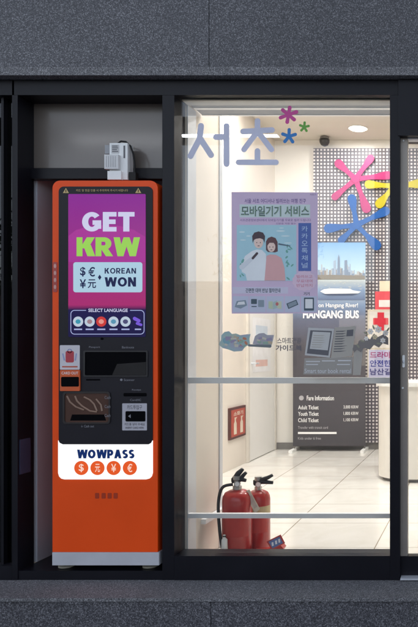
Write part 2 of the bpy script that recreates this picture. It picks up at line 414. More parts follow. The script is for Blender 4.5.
bm = NB(); poly(ell(402.8, 388, 1.0, n=14), .024, .006, bm); obj('rivet', bm, M['white'], dr)
bm = NB(); poly(ell(403.6, 140.5, .9, n=14), .024, .006, bm); obj('rivet', bm, M['white'], dr)

# inside face of the front wall above the openings
bm = NB(); box(bm, XL - .2, XR + .2, .252, .268, 2.396, ROOM_Z + .2); struct('front_wall', bm, M['wall'])

# ------------------------------------------------------------------ enclosure round the kiosk
en = thing('kiosk_enclosure', 'panelled enclosure behind the orange kiosk, its cream side facing the room', 'enclosure', P(95, 580, .3))
xA, xB = (18.5 - VX) * S, (176 - VX) * S
ztA = zf(95) - .003
bm = NB(); box(bm, xA - .03, xA, .152, .62, .046, ztA); obj('side_panel', bm, M['grey_wall'], en)
bm = NB(); box(bm, xA + .001, xB - .04, .60, .62, .046, ztA); obj('back_panel', bm, M['grey_wall'], en)
bm = NB(); box(bm, xB - .04, xB, .135, .622, 0.002, ztA + .6); obj('side_panel', bm, M['wall'], en)
bm = NB(); box(bm, xA - .03, xB - .042, .152, .62, ztA + .001, ztA + .03); obj('top_panel', bm, M['grey_wall'], en)
bm = NB(); box(bm, (17.6 - VX) * S, (162.2 - VX) * S, .003, .62, 0.0, .044); obj('plinth', bm, M['metal'], en, bevel=.003)
bm = NB(); box(bm, xB - .002, xB + .004, .136, .245, .003, ztA); obj('edge_trim', bm, M['alu'], en)
bm = NB(); box(bm, xB - .002, xB + .006, .59, .635, .003, ztA + .6); obj('edge_trim', bm, M['alu'], en)
sz = EYE - 170 * K(.31)
bm = NB(); box(bm, xB + .0045, xB + .03, .31, .66, sz - .012, sz + .014); obj('side_rail', bm, M['white_metal'], en, bevel=.003)
# ------------------------------------------------------------------ guard rails, blind box
for py, r, lab in ((380.5, 3.0, 'upper white guard rail crossing the window at waist height'), (516, 2.3, 'lower white guard rail in front of the fire extinguishers')):
    bm = NB(); a = P(188.2, py, .14); b = P(390.2, py, .14); h = r * K(.14)
    box(bm, a.x, b.x, .14, .165, a.z - h, a.z + h)
    tag(obj('guard_rail', bm, M['white_metal'], bevel=.005, origin=(a.x, .14, a.z)), lab, 'rail', 'guard rails behind the window')
so = thing('striped_soffit', 'pale striped metal soffit strip just inside the top of the window', 'soffit', (0, .2, 2.378))
ga = mat('soffit_grey', (.44, .43, .39), .5); gl_ = mat('soffit_pale', (.86, .85, .82), .45); gd = mat('soffit_dark', (.27, .265, .25), .5)
SX0, SX1 = xB + .007, (640 - VX) * S
bm = NB(); box(bm, SX0, SX1, .056, .1285, 2.369, 2.3752); obj('lit_head_liner', bm, ga, so)  # added pale liner imitates light falling on the dark header's underside
def sd_(y): return 3.6 * 257 / (352 - y) - 3.6
for y0, y1, m, dz in ((104.2, 105.0, gl_, 0), (105.0, 108.3, gd, .004), (108.3, 110.2, gl_, 0), (110.2, 115.4, gd, .004), (115.4, 116.4, gl_, 0)):
    bm = NB(); box(bm, SX0, SX1, max(.1325, sd_(y0)) + .0003, sd_(y1) - .0003, 2.378 + dz, 2.392); obj('slat', bm, m, so)
# ------------------------------------------------------------------ orange exchange kiosk
OR = mat('orange_paint', (.86, .078, .005), .40, 0, .04, 5, spec=.28)
BLK = mat('black_fascia', (.012, .011, .016), .42, 0, .1, 6, spec=.25)
RECESS = mat('recess_black', (.002, .002, .003), .5, spec=.04)
kb = P(105, 570, .2); kb.z = .046
ki = thing('currency_kiosk', 'orange currency exchange kiosk with a glowing purple screen and white lit panel', 'kiosk', kb)
obj('body', poly(rr_pts(52.4, 180.6, 157.6, 552, 7.5, 'tltr'), 0, .45), OR, ki, bevel=.008)
obj('base', pbox(52.2, 552.4, 158.8, 565.3, -.004, .45), mat('base_paint', (.50, .51, .55), .4), ki, bevel=.004)
fm = mat('foot_rubber', (.30, .28, .22), .6)
for px, dd in ((64, .07), (148.5, .07), (64, .38), (150, .38)):
    c = P(px, 565, .05); c.y = dd; c.z = .046
    bm = NB(); lathe(bm, [(.036, 0), (.036, .008), (.022, .013), (.022, .03)], c); obj('foot', bm, fm, ki)
fas = obj('fascia', poly(rr_pts(58.6, 186.5, 152.6, 446, 5, 'tltr'), -.004, .006), BLK, ki, bevel=.0015)
E0 = -.006
WHT = glow('screen_white', (.58, .58, .78), 1.0)
zt, zbm = P(0, 194, E0).z - kb.z, P(0, 337, E0).z - kb.z
scr = obj('screen', poly(rr_pts(68.2, 194, 145.5, 337, 1), E0, .003),
          gradient_mat('screen_picture', [(0, rgb(28, 24, 70)), (.19, rgb(30, 26, 78)), (.225, rgb(168, 44, 112)), (.5, rgb(158, 38, 128)), (1, rgb(132, 8, 142))], zbm, zt, .95, .12), ki)
e1 = E0 - .0006; e2 = e1 - .0006; e3 = e2 - .0006
obj('backdrop_shape', poly([(68.4, 236), (76, 230), (88, 226.5), (104, 225), (120, 226), (134, 230), (145.3, 237), (145.3, 262), (68.4, 262)], e1, .0003), glow('screen_pink', rgb(166, 48, 148), .95), scr)
block_text('headline', 'GET', 82, 212, 134.5, 231.5, WHT, e2, scr, .27)
block_text('headline', 'KRW', 76.5, 237.3, 138.8, 256.2, glow('screen_green', rgb(150, 205, 84), 1.0), e2, scr, .27)
obj('currency_card', poly(rr_pts(73.2, 262.2, 142.3, 292.3, 2.5), e1 - .0002, .0004), glow('screen_cyan', rgb(172, 205, 224), .95), scr)
NAVY = glow('screen_navy', rgb(26, 34, 78), .9)
text('currency_sign', '$', 80.0, 267, 85.5, 276.6, NAVY, e3, scr, .018)
text('currency_sign', '€', 88.3, 267, 95, 276.6, NAVY, e3, scr, .018)
text('currency_sign', '¥', 79.6, 279.3, 86, 288.2, NAVY, e3, scr, .018)
text('currency_sign', '元', 87.6, 279.3, 96, 288.2, NAVY, e3, scr, .018)
bm = poly([(97.8, 277.3), (99.6, 274.6), (101.4, 277.3), (99.6, 280)], e3, .0003); obj('arrow', bm, NAVY, scr)
block_text('card_text', 'KOREAN', 104.6, 268, 136, 273.6, NAVY, e3, scr, .21, .12)
block_text('card_text', 'WON', 104.6, 277.2, 136, 286.6, NAVY, e3, scr, .25, .1)
LINE = glow('screen_line', rgb(170, 180, 225), .9)
obj('menu_outline', outline(rr_pts(70.4, 310, 144.4, 334.5, 4), rr_pts(71.1, 310.7, 143.7, 333.8, 3.4), e1, .0003), LINE, scr)
obj('title_patch', poly([(86, 308.4), (130, 308.4), (130, 312.5), (86, 312.5)], e1 - .0002, .0003), glow('screen_bar', rgb(30, 26, 78), .95), scr)
text('menu_title', 'SELECT LANGUAGE', 88.3, 308.6, 127.7, 312, WHT, e3, scr, .02)
cols = [rgb(60, 150, 175), rgb(160, 130, 140), rgb(205, 70, 66), rgb(90, 150, 180), rgb(80, 80, 120)]
pale = glow('icon_ring', rgb(190, 205, 220), .95)
for i, px in enumerate((78, 89.6, 101.2, 113.4, 125.4)):
    ic = obj('language_icon', poly(ell(px, 321.6, 5.1, n=20), e1, .0003), pale if i != 2 else glow('icon_red', rgb(205, 60, 58), .95), scr)
    obj('emblem', poly(ell(px, 321.6, 2.6, 2.3, n=14), e2, .0003), glow('emblem_glow', cols[i] if i != 2 else rgb(230, 150, 140), .95), ic)
    obj('caption', poly([(px - 4, 328.6), (px + 4, 328.6), (px + 4, 330), (px - 4, 330)], e1, .0003), LINE, scr)
pu = glow('icon_purple', rgb(120, 90, 215), .95)
obj('language_icon', poly(capsule(134.5, 318.5, 138.8, 320.8, 1.7), e1, .0003), pu, scr)
obj('language_icon', poly(capsule(137, 323.4, 141, 324.8, 1.3), e1, .0003), pu, scr)
obj('caption', poly([(134.8, 328.6), (141, 328.6), (141, 330), (134.8, 330)], e1, .0003), LINE, scr)
# fascia graphics and openings
PRT = mat('printed_grey', (.22, .22, .25), .6); YEL = mat('warning_yellow', (.62, .46, .20), .6)
for px in (65.8, 138.2):
    w_ = obj('warning_triangle', poly([(px - 3, 193), (px, 188), (px + 3, 193)], -.0048, .0006), YEL, fas)
    obj('exclamation', poly([(px - .4, 189.6), (px + .4, 189.6), (px + .3, 192.3), (px - .3, 192.3)], -.0054, .0003), RECESS, w_)
text('notice_line', '카드 및 현금 인출 시 주의하여 주시기 바랍니다', 76, 189.2, 128, 191.6, YEL, -.0048, fas)
bm = poly(ell(102, 338.8, 1.6, 1.2, n=14), -.0048, .0006); obj('sensor', bm, RECESS, fas)
text('slot_caption', 'Passport', 89, 346.2, 100, 348.4, PRT, -.0048, fas); text('slot_caption', 'Banknote', 122, 346.2, 134, 348.4, PRT, -.0048, fas)
sc_ = obj('scanner_window', outline(rr_pts(83.2, 350.6, 147.6, 376.8, 1.5), rr_pts(84.8, 352.0, 146.2, 375.4, 1), -.0085, .008), mat('scanner_bezel', (.02, .02, .022), .3), ki)
obj('scanner_glass', poly(rr_pts(84.8, 352.0, 146.2, 375.4, 1), -.0048, .002), RECESS, sc_)
obj('lip', poly([(117, 364), (146, 362), (146, 375.2), (112, 375.2)], -.0075, .003), mat('slot_lip', (.008, .008, .009), .25), sc_)
text('slot_caption', '● Scanner', 120, 378.6, 134.5, 381, PRT, -.0048, fas)
obj('small_slot', poly([(86, 379), (100, 379), (100, 380.6), (86, 380.6)], -.0048, .0006), RECESS, fas)
# card sticker and card slot, upper left
cs = obj('card_holder', poly(rr_pts(59.8, 370, 79.6, 391, .8), -.012, .01), mat('holder_orange', (.62, .10, .02), .4), ki, bevel=.002)
obj('holder_slot', poly(rr_pts(61, 376.8, 78.8, 386.6, 1.2), -.0128, .002), RECESS, cs)
ck = obj('card_sticker', poly(rr_pts(59.8, 345.2, 79.6, 369.6, .8), -.006, .002), mat('sticker_white', (.60, .58, .62), .5), fas)
obj('pouch', poly(rr_pts(65.5, 351, 73.8, 362.5, 1.6), -.0066, .0006), mat('sticker_red', (.45, .04, .06), .5), ck)
obj('strap', outline(ell(69.6, 351, 2.4, 2.2, 16), ell(69.6, 351, 1.6, 1.5, 16), -.0066, .0004), mat('sticker_blue', (.20, .22, .42), .5), ck)
obj('side_mark', poly(capsule(62.8, 354, 64.2, 360, .7), -.0066, .0004), mat('sticker_blue2', (.30, .34, .55), .5), ck)
obj('side_mark', poly(capsule(76.2, 354, 75.2, 360, .7), -.0066, .0004), mat('sticker_blue3', (.30, .34, .55), .5), ck)
obj('caption', poly([(62, 366), (77.5, 366), (77.5, 367.4), (62, 367.4)], -.0066, .0004), mat('sticker_red2', (.5, .10, .06), .5), ck)
text('holder_caption', 'CARD OUT', 61.5, 371.8, 78, 374.4, M['white'], -.0126, cs)
# cash tray
tr = obj('cash_tray', outline(rr_pts(62.6, 391.6, 110, 424, 3), rr_pts(64.4, 393.4, 108.4, 422.4, 2.4), -.009, .008), mat('tray_bezel', (.022, .018, .018), .3), ki)
obj('tray_floor', poly(rr_pts(64.4, 393.4, 108.4, 422.4, 2.4), -.0048, .002), mat('tray_brown', (.085, .042, .030), .22, .2), tr)
fold = mat('tray_ridge', (.27, .17, .12), .3)
for pts in ([(67, 396), (70, 402), (76, 407), (84, 410)], [(75, 396), (77, 401), (82, 406), (90, 411), (97, 412)], [(84, 397), (90, 400), (94, 404), (97, 411)], [(96, 399), (101, 405), (102, 411)]):
    bm = NB(); tube(bm, [P(x, y, -.0055) for x, y in pts], .0042, 6); obj('ridge', bm, fold, tr)
obj('tray_slot', poly([(72, 414.5), (104, 414.5), (106, 420.6), (70, 420.6)], -.0056, .0006), RECESS, tr)
for y in (396, 405, 414): text('tray_caption', 'Cash', 104.6, y, 110.4, y + 3, PRT, -.0096, tr)
text('slot_caption', '↓ Cash out', 81, 424.8, 94, 427.4, PRT, -.0048, fas)
# receipt slot and label
text('slot_caption', 'Receipt', 132, 389, 141, 391, PRT, -.0048, fas)
obj('receipt_slot', poly(rr_pts(123.4, 393, 146.4, 396.4, 1), -.0056, .003), RECESS, fas)
text('slot_caption', 'Card/IC', 130, 399, 141, 401, PRT, -.0048, fas)
lb = obj('slot_label', poly(rr_pts(122.2, 403.4, 146.8, 430.4, .6), -.006, .003), mat('label_paper', (.46, .45, .50), .55), ki)
obj('card_reader', poly(rr_pts(125.4, 411.2, 145, 421.4, 1), -.010, .005), RECESS, lb)
text('label_text', '카드투입구', 127, 405, 142, 409.4, BLK, -.0066, lb)
text('label_text', '카드를 넣어 주세요', 124.4, 423, 144.8, 425.6, BLK, -.0066, lb); text('label_text', 'INSERT CARD HERE', 125.5, 426.8, 143.8, 428.8, BLK, -.0066, lb)
bm = poly([(128, 416.2), (130.6, 414.4), (130.6, 418)], -.0106, .0006); obj('arrow', bm, PRT, lb)
# lit white panel
PAN = glow('lit_panel_white', (1.0, .99, .97), 1.12)
pp = rr_pts(57.8, 441, 152.4, 479.4, 6.5, 'brbl')[2:] if False else None
top = [(58, 440.5), (59.5, 443.0), (62.5, 444.4), (148.5, 444.4), (151, 443.0), (152.4, 440.5)]
bot = [(152.4, 473), (151.4, 476.4), (149.2, 478.6), (146, 479.4), (64.4, 479.4), (61.2, 478.6), (59, 476.4), (58, 473)]
lp = obj('lit_panel', poly(top + bot, -.0062, .006), PAN, ki)
block_text('brand_text', 'WOWPASS', 77, 449.6, 134.4, 458.4, glow('panel_navy', rgb(22, 50, 110), .85), -.0068, lp, .30, .09)
orr = glow('panel_orange', rgb(232, 92, 40), .95); wg = glow('panel_sign', rgb(250, 215, 200), 1)
for px, ch in zip((81.2, 97.4, 113.6, 129.8), '$元¥€'):
    cc = obj('currency_coin', poly(ell(px, 468, 7.1, n=30), -.0068, .0004), orr, lp)
    text('currency_sign', ch, px - 2.5, 463.9, px + 2.5, 472.1, wg, -.0074, cc, .012)
fd = mat('faint_print', (.40, .034, .006), .4)
for i, px in enumerate((97, 103.5, 109.5, 115.5)): obj('faint_mark', poly(rr_pts(px - 2, 493, px + 2, 498.6, .8), -.0012, .001), fd, ki)
stg = obj('side_sticker', poly(rr_pts(52.9, 262, 57.0, 292, 1), -.0022, .002), mat('side_sticker', (.42, .06, .05), .5), ki)
for y in (266, 273, 280, 287): obj('mark', poly(ell(54.9, y, 1.2, 2.2, 12), -.003, .0006), mat('sticker_mark', (.62, .34, .30), .5), stg)

# ------------------------------------------------------------------ router on top of the kiosk
KT = zf(180.6)
ro = thing('router', 'small white router box with a black cable on top of the kiosk', 'router', Vector((P(118, 0, .03).x, .04, KT)))
obj('case', pbox(109.5, 143, 127.5, 179.6, .03, .06), M['white'], ro, bevel=.006)
obj('front_module', pbox(104.2, 154.5, 118.2, 168.8, .008, .0215), mat('module_white', (.66, .66, .66), .45), ro, bevel=.004)
obj('side_module', pbox(104.8, 145, 109.3, 153.8, .034, .04), mat('module_grey', (.32, .33, .35), .5), ro, bevel=.003)
obj('lower_module', pbox(107.4, 171, 121, 179.5, .012, .0175), M['white'], ro, bevel=.003)
tg = mat('label_dark', (.14, .14, .15), .6)
lab = obj('label', pbox(111.4, 144.6, 119, 153.4, .0285, .001), mat('label_paper2', (.58, .58, .58), .6), ro)
for y in (145.6, 147.4, 149.2, 151): obj('label_line', pbox(112, y, 118.2 - random.random() * 2, y + .9, .0278, .0004), tg, lab)
obj('led_window', pbox(123.4, 145.6, 125.0, 158, .0285, .001), tg, ro)
for i in range(5): obj('vent_line', pbox(106.0 + i * 2.2, 156, 106.6 + i * 2.2, 167, .0072, .0006), mat('vent_grey', (.42, .42, .43), .6), ro)
bm = NB()
cp = [P(x, y, d) for x, y, d in ((118, 143.4, .07), (121, 141.2, .07), (126, 141.8, .06), (130.5, 146, .05), (133.2, 154, .045), (134.6, 164, .045), (134.8, 173, .045), (133, 178.4, .05), (129, 179.2, .06), (124, 179.2, .1))]
cp = [p for i in range(len(cp) - 1) for p in (cp[i], (cp[i] + cp[i + 1]) / 2)] + [cp[-1]]
tube(bm, cp, .0042, 8); obj('cable', bm, M['gasket'], ro, smooth=True)
obj('plug', pbox(129, 172, 135.5, 180, .035, .03), M['gasket'], ro, bevel=.003)

# ------------------------------------------------------------------ vinyl letters and stars on the window
G0 = .0446
vin = mat('lavender_vinyl', rgb(206, 208, 228), .55, trans=.06)
vl = thing('vinyl_lettering', 'pale lavender Korean lettering stuck along the top of the display window', 'lettering', P(233, 167, G0))
def strokes(name, segs, r):
    bm = NB()
    for i, q in enumerate(segs):
        dd = G0 - .0004 * (i + 1); poly(capsule(*q, r), dd, .0004, bm)
    return obj(name, bm, vin, vl)
strokes('letter', [(201, 126, 199.5, 139), (199.5, 139, 190.5, 156), (200.5, 139, 211, 155), (226.5, 126, 226.5, 164), (216, 137, 226, 137)], 3.0)
strokes('letter', [(257.5, 121, 257.5, 134), (243, 131.5, 272, 130), (257, 132, 244, 149.5), (258, 132, 271.5, 149.5), (257.5, 151, 257.5, 160), (238.5, 162.3, 276, 162.3)], 2.8)
def star(name, cx, cy, arms, rc, col, label):
    bm = NB()
    for i, (ang, ln, r1) in enumerate(arms):
        poly(capsule(cx, cy, cx + ln * math.cos(R(ang)), cy - ln * math.sin(R(ang)), rc, r1), G0 - .0004 * (i + 1), .0004, bm)
    tag(obj(name, bm, mat(name + '_vinyl', [v ** .8 for v in col], .5, trans=.06), origin=P(cx, cy, G0)), label, 'sticker', 'star stickers on the window')
star('star_sticker', 288.5, 114.8, [(80 + 60 * i, 7.4 if i not in (2, 5) else 8.4, 1.9) for i in range(6)], 1.5, rgb(190, 50, 130), 'magenta star shaped sticker above the blue one on the glass')
star('star_sticker', 304.3, 127, [(85 + 72 * i, 4.4, 1.25) for i in range(5)], 1.1, rgb(80, 150, 45), 'smallest star shaped sticker, green, right of the other two')
star('star_sticker', 289, 136.3, [(88 + 72 * i, 6.6, 1.7) for i in range(5)], 1.5, rgb(20, 100, 180), 'blue star shaped sticker beside the lavender lettering')

# ------------------------------------------------------------------ lavender poster on the glass
PD = .0425
def pap(name, c, t=.5): return mat(name, [v ** .72 for v in c], .6, trans=.06, var=.03)
po = thing('poster', 'lavender Korean poster with an illustrated young couple, stuck on the window', 'poster', P(274.6, 313.5, PD))
sh = obj('sheet', poly([(231.5, 192), (317.8, 192.4), (317.6, 313.4), (231.7, 313.6)], PD, .0012), pap('poster_lavender', rgb(198, 170, 202)), po)
a1, a2, a3, a4, a5 = (PD - .0004 * i for i in (1, 2, 3, 4, 5))
ptxt = pap('poster_purple', rgb(84, 60, 120)); pdark = pap('poster_ink', rgb(44, 60, 72)); plite = pap('poster_mint', rgb(190, 208, 206))
text('tagline', '서울 서초 어디서나 빌려쓰는 여행 친구', 244.5, 198.6, 306, 203.2, ptxt, a1, sh, .012)
text('corner_mark', '서초구', 310, 193.6, 316, 195.6, ptxt, a1, sh)
obj('title_band', poly([(239.5, 204.4), (310.2, 204.6), (310.2, 217.5), (239.5, 217.3)], a1, .0003), plite, sh)
text('title', '모바일기기 서비스', 241, 205.8, 309.2, 216.4, pdark, a3, sh, .028)
text('title_fill', '모바일기기 서비스', 241, 205.8, 309.2, 216.4, pap('poster_green', rgb(150, 196, 140)), a4, sh, -.022)
text('subtitle', '서초관광정보센터에서 모바일기기를 무료로 빌려 드립니다', 240, 218.8, 311, 221.4, ptxt, a1, sh)
text('footnote', '신분증 지참 필수', 276, 222.6, 296, 224.4, ptxt, a1, sh)
pc = obj('picture', poly([(236.8, 225), (296.4, 225), (296.4, 280.8), (236.8, 280.8)], a1, .0003), pap('picture_sky', rgb(150, 200, 214)), po)
leafm = [pap('picture_leaf', rgb(84, 150, 138)), pap('picture_leaf_light', rgb(120, 180, 170))]
bm = NB()
for i in range(26):
    x = random.choice([random.uniform(237.5, 243), random.uniform(286, 294)]); y = random.uniform(246, 279)
    poly(ell(x, y, random.uniform(1.2, 2.6), random.uniform(.6, 1.2), 9, random.uniform(0, 3)), a2 - .000004 * i, .0002, bm) if 237 < x - 3 and x + 3 < 296.4 else None
obj('foliage', bm, leafm[0], pc)
bm = NB()
for x, y, w, h in ((239, 232, 6, 1.6), (246, 236, 5, 1.3), (240, 240, 6, 1.2), (276, 231, 9, 1.6), (281, 236, 9, 1.3), (284, 243, 8, 1.2), (279, 228, 5, 1)):
    poly(ell(x + w / 2, y, w / 2, h / 2, 12), a2, .0002, bm)
obj('sky_print', bm, pap('picture_cloud', rgb(206, 228, 232)), pc)
skin = pap('picture_skin', rgb(232, 196, 180)); hair = pap('picture_hair', rgb(48, 34, 40)); hair2 = pap('picture_hair_brown', rgb(72, 42, 44))
obj('man_shirt', poly([(252, 251), (257, 249.4), (262, 250), (266, 254), (266.5, 268), (265, 280.6), (247, 280.6), (245.5, 274), (242, 272), (240.5, 266), (245, 256)], a2, .0002), pap('picture_white', rgb(226, 232, 236)), pc)
obj('man_arm', poly(capsule(241.8, 267, 254.5, 256.4, 2.6, 1.6), a3, .0002), pap('picture_cuff', rgb(206, 214, 222)), pc)
obj('phone', poly(capsule(252.8, 258.2, 257, 253.4, 1.2), a4, .0002), hair, pc)
obj('face', poly(ell(258.6, 242.4, 4.6, 6, 18), a3, .0002), skin, pc)
obj('hair', poly([(252.6, 243), (252.2, 236), (254.4, 232.6), (258.6, 231.4), (263, 232.6), (265, 236), (264.6, 243), (263.2, 239.4), (260, 238.2), (256, 238.8), (253.8, 240)], a4, .0002), hair, pc)
obj('woman_hair', poly([(266, 250), (266, 241.4), (268, 238), (271.6, 236.6), (275.6, 238), (277.6, 242), (277.8, 251.4), (275, 252.4), (268, 252)], a2 - .0001, .0002), hair2, pc)
obj('woman_dress', poly([(266.5, 256), (270, 254.4), (276, 254.8), (281.5, 258), (284.5, 268), (285.5, 280.6), (264.5, 280.6), (265.6, 268)], a3, .0002), pap('picture_pink', rgb(214, 150, 150)), pc)
obj('woman_face', poly(ell(271.4, 246.8, 4, 5.2, 18), a4, .0002), skin, pc)
obj('fringe', poly([(267, 246), (267.2, 241.4), (271.6, 239.4), (275.8, 241.6), (276, 246), (273.6, 242.8), (269.6, 242.8)], a5, .0002), hair2, pc)
bm = NB()
for x, y in ((256.8, 242.6), (260.4, 242.6), (269.8, 247), (273, 247)): poly(ell(x, y, .5, .6, 8), a5, .0002, bm)
poly(ell(258.6, 245.8, 1.2, .4, 8), a5, .0002, bm); poly(ell(271.4, 249.8, 1.1, .4, 8), a5, .0002, bm)
obj('features', bm, hair2, pc)
obj('ribbon', poly(capsule(279, 244, 290, 246, .8, .5), a3, .0002), pap('picture_ink', rgb(60, 80, 96)), pc)
bb = obj('blue_box', poly([(298.4, 223), (311.2, 223), (311.2, 271), (298.4, 271)], a1, .0003), pap('poster_blue', rgb(50, 74, 150)), sh)
for i, ch in enumerate('카카오톡채널'): text('box_letter', ch, 301.6, 226 + i * 7.3, 307.8, 231.4 + i * 7.3, pap('poster_pale', rgb(150, 176, 214)), a2, bb, .01)
bu = obj('bubble', poly([(304.5 + (11.6 + (.9 if i % 2 else 0)) * math.cos(i * math.pi / 14), 281 + (9.4 + (.8 if i % 2 else 0)) * math.sin(i * math.pi / 14)) for i in range(28)], a2, .0003), pap('bubble_pink', rgb(214, 182, 206)), sh)
for i, t in enumerate(('빌려쓰고', '무료대여', '반납까지')): text('bubble_text', t, 296.6, 275 + i * 4.4, 312.4, 278.2 + i * 4.4, pap('bubble_red', rgb(186, 84, 110)), a3, bu)
lbn = obj('lower_band', poly([(232.6, 287), (288, 287), (288, 293.6), (232.6, 293.6)], a1, .0003), pap('poster_pale2', rgb(196, 190, 214)), sh)
text('lower_title', '간편한 대여 반납 절차안내', 245.6, 288.2, 280.4, 292.6, pdark, a2, lbn, .02)
text('end_mark', '기기', 303.6, 292.2, 309.6, 295.4, pdark, a1, sh, .03)
for i, (x0, x1) in enumerate(((232.8, 248.6), (249.4, 265.6), (266.4, 283.8), (284.8, 300), (301, 317))):
    ce = obj('step_box', poly([(x0, 296.2), (x1, 296.2), (x1, 312.2), (x0, 312.2)], a1, .0003), pap('step_pale', rgb(178, 184, 208)), sh)
    cx = (x0 + x1) / 2
    ink_, mid_, lit_ = pdark, pap('step_mid', rgb(110, 126, 140)), pap('step_light', rgb(220, 222, 224))
    if i == 4:
        obj('drawing', outline(rr_pts(cx - 5, 297.6, cx + 5, 310.6, .6), rr_pts(cx - 3.8, 299, cx + 3.8, 308.4, .4), a2, .0002), ink_, ce)
        obj('drawing_fill', poly(rr_pts(cx - 3.7, 299.1, cx + 3.7, 308.3, .4), a2, .0002), lit_, ce); continue
    if i == 0:
        obj('drawing', poly([(cx - 6, 307), (cx - 4, 301), (cx + 5, 300), (cx + 6.4, 305.4), (cx, 308.6)], a2, .0002), mid_, ce)
        obj('drawing_fill', poly([(cx - 4, 305), (cx - 2.4, 302), (cx + 3.6, 301.4), (cx + 4.4, 304.4)], a3, .0002), lit_, ce)
    elif i == 1:
        obj('drawing', poly(rr_pts(cx - 6.4, 299, cx - .6, 304, .6), a2, .0002), ink_, ce)
        obj('drawing', poly(rr_pts(cx + .6, 300, cx + 6.6, 307, .6), a2, .0002), mid_, ce)
        obj('drawing_fill', poly([(cx - 6, 306), (cx - .8, 306), (cx - .8, 307), (cx - 6, 307)], a2, .0002), ink_, ce)
    elif i == 2:
        for k in range(3): obj('drawing', poly([(cx - 6.6 + 4.4 * k, 301.4 + (k % 2)), (cx - 2.4 + 4.4 * k, 300.4 + (k + 1) % 2), (cx - 2.4 + 4.4 * k, 308 + (k + 1) % 2), (cx - 6.6 + 4.4 * k, 308.4 + (k % 2))], a2, .0002), pap('map_fold', (rgb(176, 190, 150), rgb(150, 176, 170), rgb(190, 196, 160))[k]), ce)
        obj('drawing_fill', poly(ell(cx + 2, 304, 1.5, 1.8, 12), a3, .0002), pap('map_pin', rgb(180, 80, 80)), ce)
    else:
        obj('drawing', poly([(cx - 6, 303.6), (cx + 4, 299.6), (cx + 6, 304.6), (cx - 4, 309)], a2, .0002), ink_, ce)
        obj('drawing_fill', poly([(cx - 4.6, 303.9), (cx + 3.6, 300.7), (cx + 4.8, 304.2), (cx - 3.4, 307.8)], a3, .0002), mid_, ce)

# ------------------------------------------------------------------ cut-out stickers on the glass
mp = thing('map_sticker', 'colourful cut out sticker shaped like two map pieces, below the poster', 'sticker', P(246, 352, G0))
d0 = G0 - .0006
def leafmix(name, stops):
    m = pap(name, stops[0], .25); e = [n for n in m.node_tree.nodes if n.type == 'VALTORGB'][0].color_ramp.elements
    stops = [[v ** .65 for v in q] for q in stops]; e[0].color = (*stops[0], 1); e[1].color = (*stops[1], 1); x = e.new(.5); x.color = (*stops[2], 1)
    [n for n in m.node_tree.nodes if n.type == 'TEX_NOISE'][0].inputs['Scale'].default_value = 16
    return m
obj('map_piece', poly([(218.6, 344.5), (221, 340), (221.4, 335.2), (224.4, 332), (229, 331.2), (232, 334), (236, 333.4), (240, 335.2), (246, 334.4), (250.6, 334), (249.4, 339), (250, 344), (245, 347), (242, 351), (234, 351.6), (228, 349.4), (222.6, 348)], d0, .0005),
    leafmix('map_colours', (rgb(140, 126, 160), rgb(176, 164, 126), rgb(120, 156, 156))), mp)
bm = NB()
for x, y, r in ((240, 341, 2.6), (244.6, 338.6, 2.2), (246, 343, 2.2), (241, 345.6, 1.6), (237.6, 338, 1.4)): poly(ell(x, y, r, r * .6, 10, random.uniform(0, 3)), d0 - .0004, .0003, bm)
obj('red_roofs', bm, pap('map_red', rgb(176, 96, 66)), mp)
obj('blue_patch', poly(ell(226.4, 341, 4, 3.2, 12, .6), d0 - .0004, .0003), pap('map_teal', rgb(100, 146, 160)), mp)
obj('map_piece', poly([(252.6, 344), (255, 336), (259, 333.4), (264, 333), (267, 335), (274, 335), (273, 340), (271.6, 345.4), (262, 345.2)], d0, .0005),
    leafmix('map_green', (rgb(134, 134, 136), rgb(140, 146, 132), rgb(140, 136, 150))), mp)
obj('ground_strip', poly(capsule(249, 345.4, 270, 346.2, 1.1, 1.5), d0 - .0005, .0003), pap('map_ink', rgb(84, 92, 96)), mp)
for j, c in enumerate((rgb(170, 150, 120), rgb(120, 150, 130), rgb(130, 120, 150), rgb(186, 180, 160))):
    bm = NB()
    for k in range(6):
        x, y = (random.uniform(226, 244), random.uniform(337.5, 346.5)) if k < 4 else (random.uniform(257, 270), random.uniform(336, 343.6))
        w_, h_ = random.uniform(1.2, 3.0), random.uniform(.5, 1.5); an = random.uniform(-.5, .5)
        poly([(x + (u * w_) * math.cos(an) - (v * h_) * math.sin(an), y + u * w_ * math.sin(an) + v * h_ * math.cos(an)) for u, v in ((-1, -1), (1, -1), (1, 1), (-1, 1))], d0 - .0006 - .00001 * (k + 16 * j), .0001, bm)
    o_ = obj('map_patches', bm, pap('map_patch', c), mp); o_['kind'] = 'stuff'
wt = thing('window_caption', 'two rows of small dark Korean lettering between map and tablet stickers', 'lettering', P(288, 351, G0))
ink = pap('caption_ink', rgb(70, 66, 74))
text('caption_row', '스마트관광', 277.2, 337.6, 301.5, 343.8, ink, d0, wt, .02); text('caption_row', '가이드북', 275.6, 345, 302, 351, ink, d0, wt, .03)
tb = thing('tablet_sticker', 'grey cut out sticker of a tilted tablet and printed leaflets', 'sticker', P(328, 373, G0))
gsh = pap('leaflet_grey', rgb(152, 146, 136), .2); wl = pap('leaflet_line', rgb(196, 196, 200), .2); dk = pap('leaflet_dark', rgb(66, 66, 72), .2)
obj('leaflet', poly([(334.6, 327.6), (356, 326), (354.6, 337.4), (352, 356), (331, 358.4)], d0, .0003), gsh, tb)
lf = obj('leaflet', poly([(304.6, 358.2), (353, 357), (352, 374.4), (303.4, 374.4)], d0 + .00012, .0003), pap('leaflet_mid', rgb(134, 129, 122), .2), tb)
obj('leaflet', poly([(354.2, 346), (363.4, 344.6), (360.6, 375), (352.8, 375)], d0 - .00012, .0003), gsh, tb)
